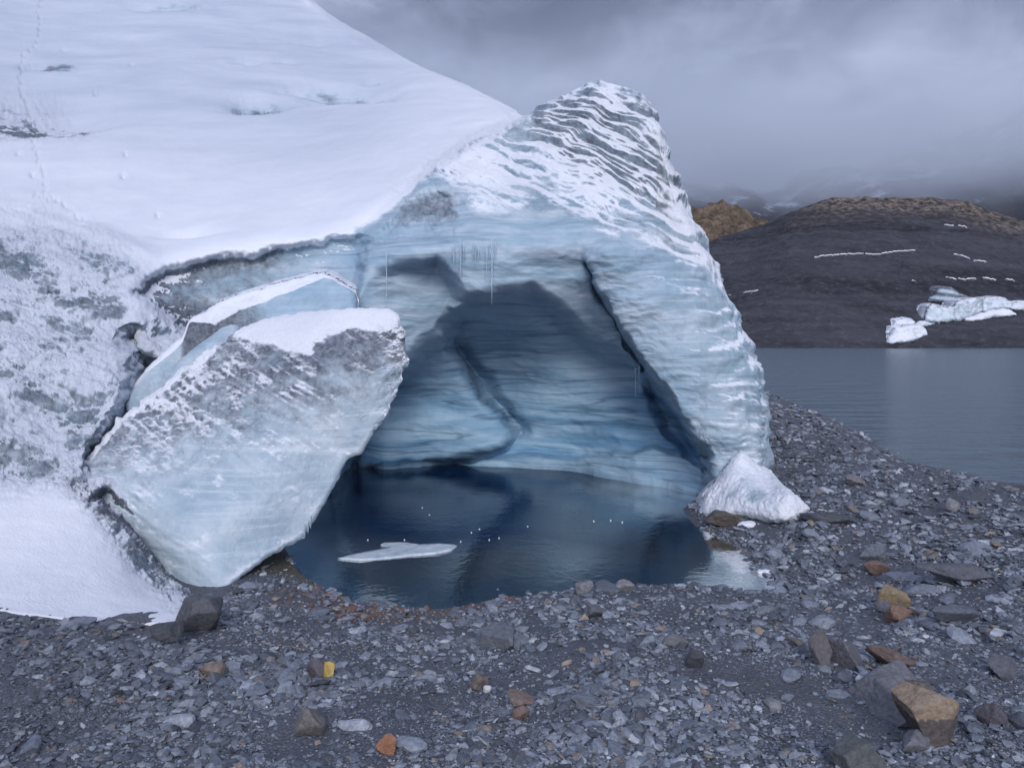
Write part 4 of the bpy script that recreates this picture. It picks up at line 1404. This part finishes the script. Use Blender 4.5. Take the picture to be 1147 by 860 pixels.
def random_rots(n, tilt):
    a = rng.uniform(0, 2 * np.pi, n)
    tx_, ty_ = rng.normal(0, tilt, n), rng.normal(0, tilt, n)
    ca, sa = np.cos(a), np.sin(a)
    Z = np.zeros(n)
    O = np.ones(n)
    Rz = np.stack([np.stack([ca, -sa, Z], -1), np.stack([sa, ca, Z], -1), np.stack([Z, Z, O], -1)], 1)
    Rx = np.stack([np.stack([O, Z, Z], -1), np.stack([Z, np.cos(tx_), -np.sin(tx_)], -1), np.stack([Z, np.sin(tx_), np.cos(tx_)], -1)], 1)
    Ry = np.stack([np.stack([np.cos(ty_), Z, np.sin(ty_)], -1), np.stack([Z, O, Z], -1), np.stack([-np.sin(ty_), Z, np.cos(ty_)], -1)], 1)
    return Rx @ Ry @ Rz


def colours(n, pos):
    c = pal[rng.choice(len(pal), n, p=pw)] * rng.uniform(0.75, 1.25, (n, 1))
    red = (np.hypot(pos[:, 0] + 2.2, (pos[:, 1] - 14.0)) < 2.2) & (rng.random(n) < 0.35)
    c[red] = np.array([0.17, 0.10, 0.075]) * rng.uniform(0.7, 1.3, (red.sum(), 1))
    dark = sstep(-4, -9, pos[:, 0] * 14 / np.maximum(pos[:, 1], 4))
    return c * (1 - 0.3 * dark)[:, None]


def gravel(n, smin, smax, power):
    q = sample_px(n)
    pos = np.full((n, 3), np.nan)
    for i, (u, v) in enumerate(q):
        p, _ = hit(u, v)
        if p is not None:
            pos[i] = p
    ok = ~np.isnan(pos[:, 0])
    pos = pos[ok]
    ok2 = pos[:, 2] > -0.16
    pos = pos[ok2]
    clump = fbm(pos * np.array([1, 1, 0]) / 1.1, 3, seed=44)
    keep = rng.random(len(pos)) < np.clip(0.58 + 1.5 * clump, 0.14, 1)
    pos = pos[keep]
    n = len(pos)
    x = rng.random(n)
    px_ = smin * (1 - x + x * (smin / smax) ** power) ** (-1 / power)
    px_ = px_ * np.clip(0.95 + 1.3 * fbm(pos * np.array([1, 1, 0]) / 1.9 + 5, 3, seed=45), 0.4, 1.9)
    size = px_ * pos[:, 1] / F * 0.5
    # no stone of this loose cover is larger than a fist and a half
    size = np.minimum(size, 0.13)
    return pos, size


gp, gs = gravel(185000, 2.2, 17.0, 1.9)
V_all, F_all, C_all, off = [], [], [], 0
rot = random_rots(len(gp), 0.28)
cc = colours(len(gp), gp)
which = rng.integers(0, 40, len(gp))
fb = PROTO[0][1]
for k in range(40):
    m_ = np.where(which == k)[0]
    if not len(m_):
        continue
    pv = PROTO[k][0]
    vv = np.einsum('nij,vj->nvi', rot[m_], pv) * gs[m_][:, None, None]
    vv = vv + gp[m_][:, None, :] + np.array([0, 0, 0.15]) * gs[m_][:, None, None]
    V_all.append(vv.reshape(-1, 3))
    F_all.append((fb[None] + (np.arange(len(m_)) * len(pv))[:, None, None] + off).reshape(-1, 3))
    C_all.append(np.repeat(cc[m_], len(pv), 0))
    off += len(m_) * len(pv)
gr = mesh_np('gravel', np.concatenate(V_all), np.concatenate(F_all), M_ROCK, False, None, {'tint': np.concatenate(C_all)})
tag(gr, kind='stuff')


def place_rock(name, u, v, wpx, hpx, col, label, cat='rock', group=None, seed=0, sub=4, rz=None, sink=0.25, longf=1.0, depthf=0.8, nplanes=13, tilt=(0, 0), bvh=None, rough=0.09, cols=None):
    """a stone whose visible base sits at pixel (u, v); width and height as seen"""
    p, n_ = hit(u, v, bvh)
    k = p[1] / F
    wv, fl = rock_shape(sub, seed, 1.0, 1.0, rough, nplanes)
    ext = wv.max(0) - wv.min(0)
    wv = (wv - (wv.max(0) + wv.min(0)) / 2) / ext
    sx, sz = wpx * k, hpx * k * 1.15
    wv = wv * np.array([sx, sx * depthf, sz * (1 + sink)])
    ca, sa = math.cos(tilt[0]), math.sin(tilt[0])
    wv = np.stack([wv[:, 0] * ca + wv[:, 2] * sa, wv[:, 1], -wv[:, 0] * sa + wv[:, 2] * ca], -1)
    col = np.asarray(col, float)
    C_ = np.repeat(col[None], len(wv), 0)
    if cols is not None:
        C_ = cols(wv / np.array([sx, sx, sz]), C_)
    o = mesh_np(name, wv, fl, M_ROCK, False, None, {'tint': C_})
    o.location = p + np.array([0, sx * depthf * 0.35, sz * (0.5 - sink * 0.5)])
    return tag(o, label, cat, group)


grey, slate, pale, brown, tan, rustc = (0.11, 0.115, 0.135), (0.075, 0.08, 0.098), (0.2, 0.2, 0.215), (0.15, 0.115, 0.095), (0.32, 0.235, 0.15), (0.32, 0.15, 0.085)


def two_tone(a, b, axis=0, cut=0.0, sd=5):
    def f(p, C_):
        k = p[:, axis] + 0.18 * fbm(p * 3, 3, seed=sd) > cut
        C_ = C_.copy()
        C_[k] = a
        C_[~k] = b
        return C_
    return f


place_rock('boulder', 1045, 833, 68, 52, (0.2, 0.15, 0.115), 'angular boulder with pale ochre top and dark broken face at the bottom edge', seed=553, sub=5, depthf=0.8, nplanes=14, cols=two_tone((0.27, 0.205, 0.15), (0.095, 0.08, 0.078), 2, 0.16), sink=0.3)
place_rock('boulder', 1028, 796, 44, 26, (0.12, 0.105, 0.095), 'dark brown rounded stone tucked behind the ochre-topped boulder', seed=502, sub=4)
place_rock('boulder', 1030, 806, 112, 28, (0.16, 0.16, 0.175), 'broad grey whaleback rock rising behind the ochre-topped boulder', seed=503, sub=5, depthf=1.3, nplanes=18, sink=1.1, rough=0.09)
place_rock('rock', 1003, 681, 36, 20, (0.24, 0.185, 0.115), 'tan rock with a flat top on the right bank', seed=504, depthf=0.8)
place_rock('rock', 1012, 698, 30, 18, (0.21, 0.13, 0.10), 'reddish banded stone just in front of the tan rock', seed=505)
place_rock('rock', 992, 686, 18, 12, grey, 'grey stone beside the tan rock and the reddish stone', seed=506, sub=3)
place_rock('rock', 920, 748, 26, 38, (0.12, 0.11, 0.12), 'upright pointed dark stone on the right bank', seed=507, depthf=0.7, nplanes=9)
place_rock('rock', 952, 752, 42, 30, (0.115, 0.115, 0.135), 'blocky grey stone leaning against the upright pointed one', seed=508, depthf=0.9, nplanes=10)
place_rock('rock', 1004, 748, 58, 18, (0.15, 0.11, 0.10), 'long brown slab-like stone lying by the blocky grey one', seed=509, depthf=0.5, tilt=(0.15, 0), nplanes=10)
place_rock('rock', 1072, 699, 60, 18, (0.11, 0.12, 0.15), 'flat blue-grey slate lying tilted on the right bank', seed=510, depthf=0.6, tilt=(0.16, 0), nplanes=9)
place_rock('rock', 1084, 655, 100, 20, (0.095, 0.1, 0.125), 'long low slate ridge with a dark undercut on the right bank', seed=511, sub=5, depthf=0.5, tilt=(0.15, 0), nplanes=9)
place_rock('rock', 985, 630, 34, 16, (0.16, 0.175, 0.2), 'pale flat-topped stone above a broken brown one', seed=512, sub=4, nplanes=8)
place_rock('rock', 984, 645, 30, 14, (0.19, 0.125, 0.105), 'broken reddish brown stone under the pale flat-topped one', seed=513, nplanes=9)
place_rock('rock', 1070, 573, 18, 13, pale, 'lone pale stone standing out near the lake edge', seed=514, sub=3)
place_rock('rock', 962, 545, 26, 10, (0.19, 0.17, 0.175), 'small pile of pinkish flat stones on the spit', seed=515, sub=4, depthf=0.9)
place_rock('rock', 976, 568, 16, 6, (0.36, 0.36, 0.38), 'bright pale flat stone on the spit', seed=516, sub=3)
place_rock('rock', 930, 588, 60, 10, slate, 'dark low slab of rock beside the snow mound', seed=517, sub=4, depthf=0.6, tilt=(0.12, 0))
place_rock('rock', 812, 592, 42, 14, (0.10, 0.085, 0.075), 'wet brown stones heap under the snow mound by the pool', seed=518, sub=4, depthf=0.8)
place_rock('rock', 868, 795, 20, 8, pale, 'rounded light stone alone on fine gravel', seed=519, sub=3, nplanes=22)
place_rock('rock', 1128, 760, 36, 20, (0.10, 0.105, 0.125), 'dark block at the picture edge on the right bank', seed=520, sub=4)
place_rock('rock', 1118, 812, 34, 20, (0.10, 0.09, 0.105), 'purplish dark stone near the ochre-topped boulder', seed=521, sub=4)
place_rock('rock', 965, 862, 60, 26, (0.09, 0.098, 0.10), 'mossy dark rock sunk in the gravel at the bottom edge', seed=522, sub=5, depthf=1.0, sink=0.6)
place_rock('rock', 1028, 842, 36, 18, (0.14, 0.145, 0.165), 'pale grey wedge in front of the ochre-topped boulder', seed=523, sub=4)
place_rock('rock', 354, 760, 24, 20, (0.10, 0.09, 0.11), 'dark purple stone butted against the yellow one', seed=524, sub=4, nplanes=18)
place_rock('rock', 368, 760, 14, 17, (0.48, 0.34, 0.10), 'yellow ochre stone, the brightest in the foreground gravel', seed=525, sub=4)
place_rock('rock', 432, 843, 25, 17, rustc, 'orange rust coloured stone at the bottom of the picture', seed=526, sub=4)
place_rock('rock', 345, 824, 38, 26, (0.15, 0.14, 0.135), 'triangular grey-brown stone with a pale edge in the gravel', seed=527, sub=4, nplanes=9)
place_rock('boulder', 217, 708, 62, 34, (0.085, 0.088, 0.10), 'dark layered boulder leaning against the foot of the snow', seed=561, sub=5, nplanes=15, depthf=0.9, rough=0.03, tilt=(-0.12, 0))
place_rock('rock', 180, 719, 44, 16, (0.065, 0.068, 0.08), 'dark flat rock at the foot of the layered boulder', seed=529, sub=4)
place_rock('rock', 546, 776, 10, 7, (0.55, 0.56, 0.58), 'white pebble beside a brown stone', seed=530, sub=2)
place_rock('rock', 537, 772, 22, 16, (0.15, 0.125, 0.115), 'brown stone beside the white pebble', seed=531, sub=3)
place_rock('rock', 556, 728, 42, 18, (0.13, 0.14, 0.165), 'smooth blue-grey hump of rock half buried by gravel', seed=532, sub=5, depthf=1.1, sink=0.7, nplanes=7)
place_rock('rock', 779, 748, 22, 17, (0.055, 0.058, 0.068), 'dark block among pale stones below the pool', seed=533, sub=3, nplanes=8)
place_rock('rock', 757, 724, 30, 12, (0.16, 0.165, 0.18), 'long pale stone behind the dark block', seed=534, sub=4, depthf=0.6, tilt=(-0.15, 0))
place_rock('rock', 711, 820, 26, 8, (0.045, 0.045, 0.06), 'dark sliver of slate lying on fine gravel', seed=535, sub=3, depthf=0.4, tilt=(-0.2, 0))
place_rock('rock', 655, 667, 22, 13, pale, 'pale rounded stone on the near edge of the pool', seed=536, sub=3)
place_rock('rock', 700, 662, 24, 10, pale, 'wide pale stone at the waterline of the pool', seed=537, sub=3)
place_rock('rock', 670, 692, 30, 12, grey, 'long grey stone just below the pool edge', seed=538, sub=3, depthf=0.7)
place_rock('rock', 584, 795, 34, 14, (0.18, 0.135, 0.12), 'flat pinkish stone near the centre bottom', seed=539, sub=4)
place_rock('rock', 583, 806, 22, 12, (0.19, 0.13, 0.115), 'pinkish broken stone under the flat pinkish one', seed=540, sub=3)
place_rock('rock', 236, 758, 28, 12, (0.2, 0.155, 0.13), 'light tan flat stone in the dark gravel', seed=541, sub=3)

# the larger stones of the gravel: each its own object
bp = sample_px(2400)
placed = []
MESHES = []
for k in range(34):
    v_, f_ = PROTO2[k % 30] if k < 30 else rock_shape(2, 700 + k, 0.5, 1.5)
    groups = None
    o = None
    me_o = mesh_np('rock_shape', v_, f_, M_ROCK, False, None, {'tint': np.repeat(pal[[0, 1, 2, 0, 1, 3, 0, 1, 2, 1][k % 10]][None] * rng.uniform(0.8, 1.2), len(v_), 0)})
    MESHES.append((me_o.data, k))
    bpy.data.objects.remove(me_o)
LBL = {'near': ('grey angular stone on the gravel bank in front of the pool', 'angular stones on the gravel in front of the pool'),
       'right': ('grey angular stone on the bank between the boulders and the lake', 'angular stones on the bank by the lake'),
       'left': ('dark grey angular stone in the gravel below the snow edge', 'dark angular stones below the snow edge')}
cnt = 0
for u, v in bp:
    if cnt >= 285:
        break
    if not (0 < u < 1147 and v < 858):
        continue
    p, n_ = hit(u, v)
    if p is None or p[2] < 0.03:
        continue
    if noise3(np.array([[p[0] / 1.1, p[1] / 1.1, 0]]), 44)[0] < -0.25:
        continue
    spx = min(7 + rng.pareto(2.0) * 6, 30) * (0.75 if v < 600 else 1.0)
    s = min(spx * p[1] / F * 0.5, 0.28)
    if any((p[0] - q[0]) ** 2 + (p[1] - q[1]) ** 2 < (s + q[2]) ** 2 for q in placed):
        continue
    placed.append((p[0], p[1], s))
    o = bpy.data.objects.new('stone', MESHES[rng.integers(len(MESHES))][0])
    o.location = Vector(p) + Vector((0, 0, s * 0.18))
    o.rotation_euler = (rng.normal(0, 0.2), rng.normal(0, 0.2), rng.uniform(0, 6.28))
    o.scale = (s, s, s * rng.uniform(0.8, 1.2))
    COL.objects.link(o)
    key = 'left' if u < 300 else ('near' if u < 860 else 'right')
    tag(o, LBL[key][0], 'stone', LBL[key][1])
    cnt += 1
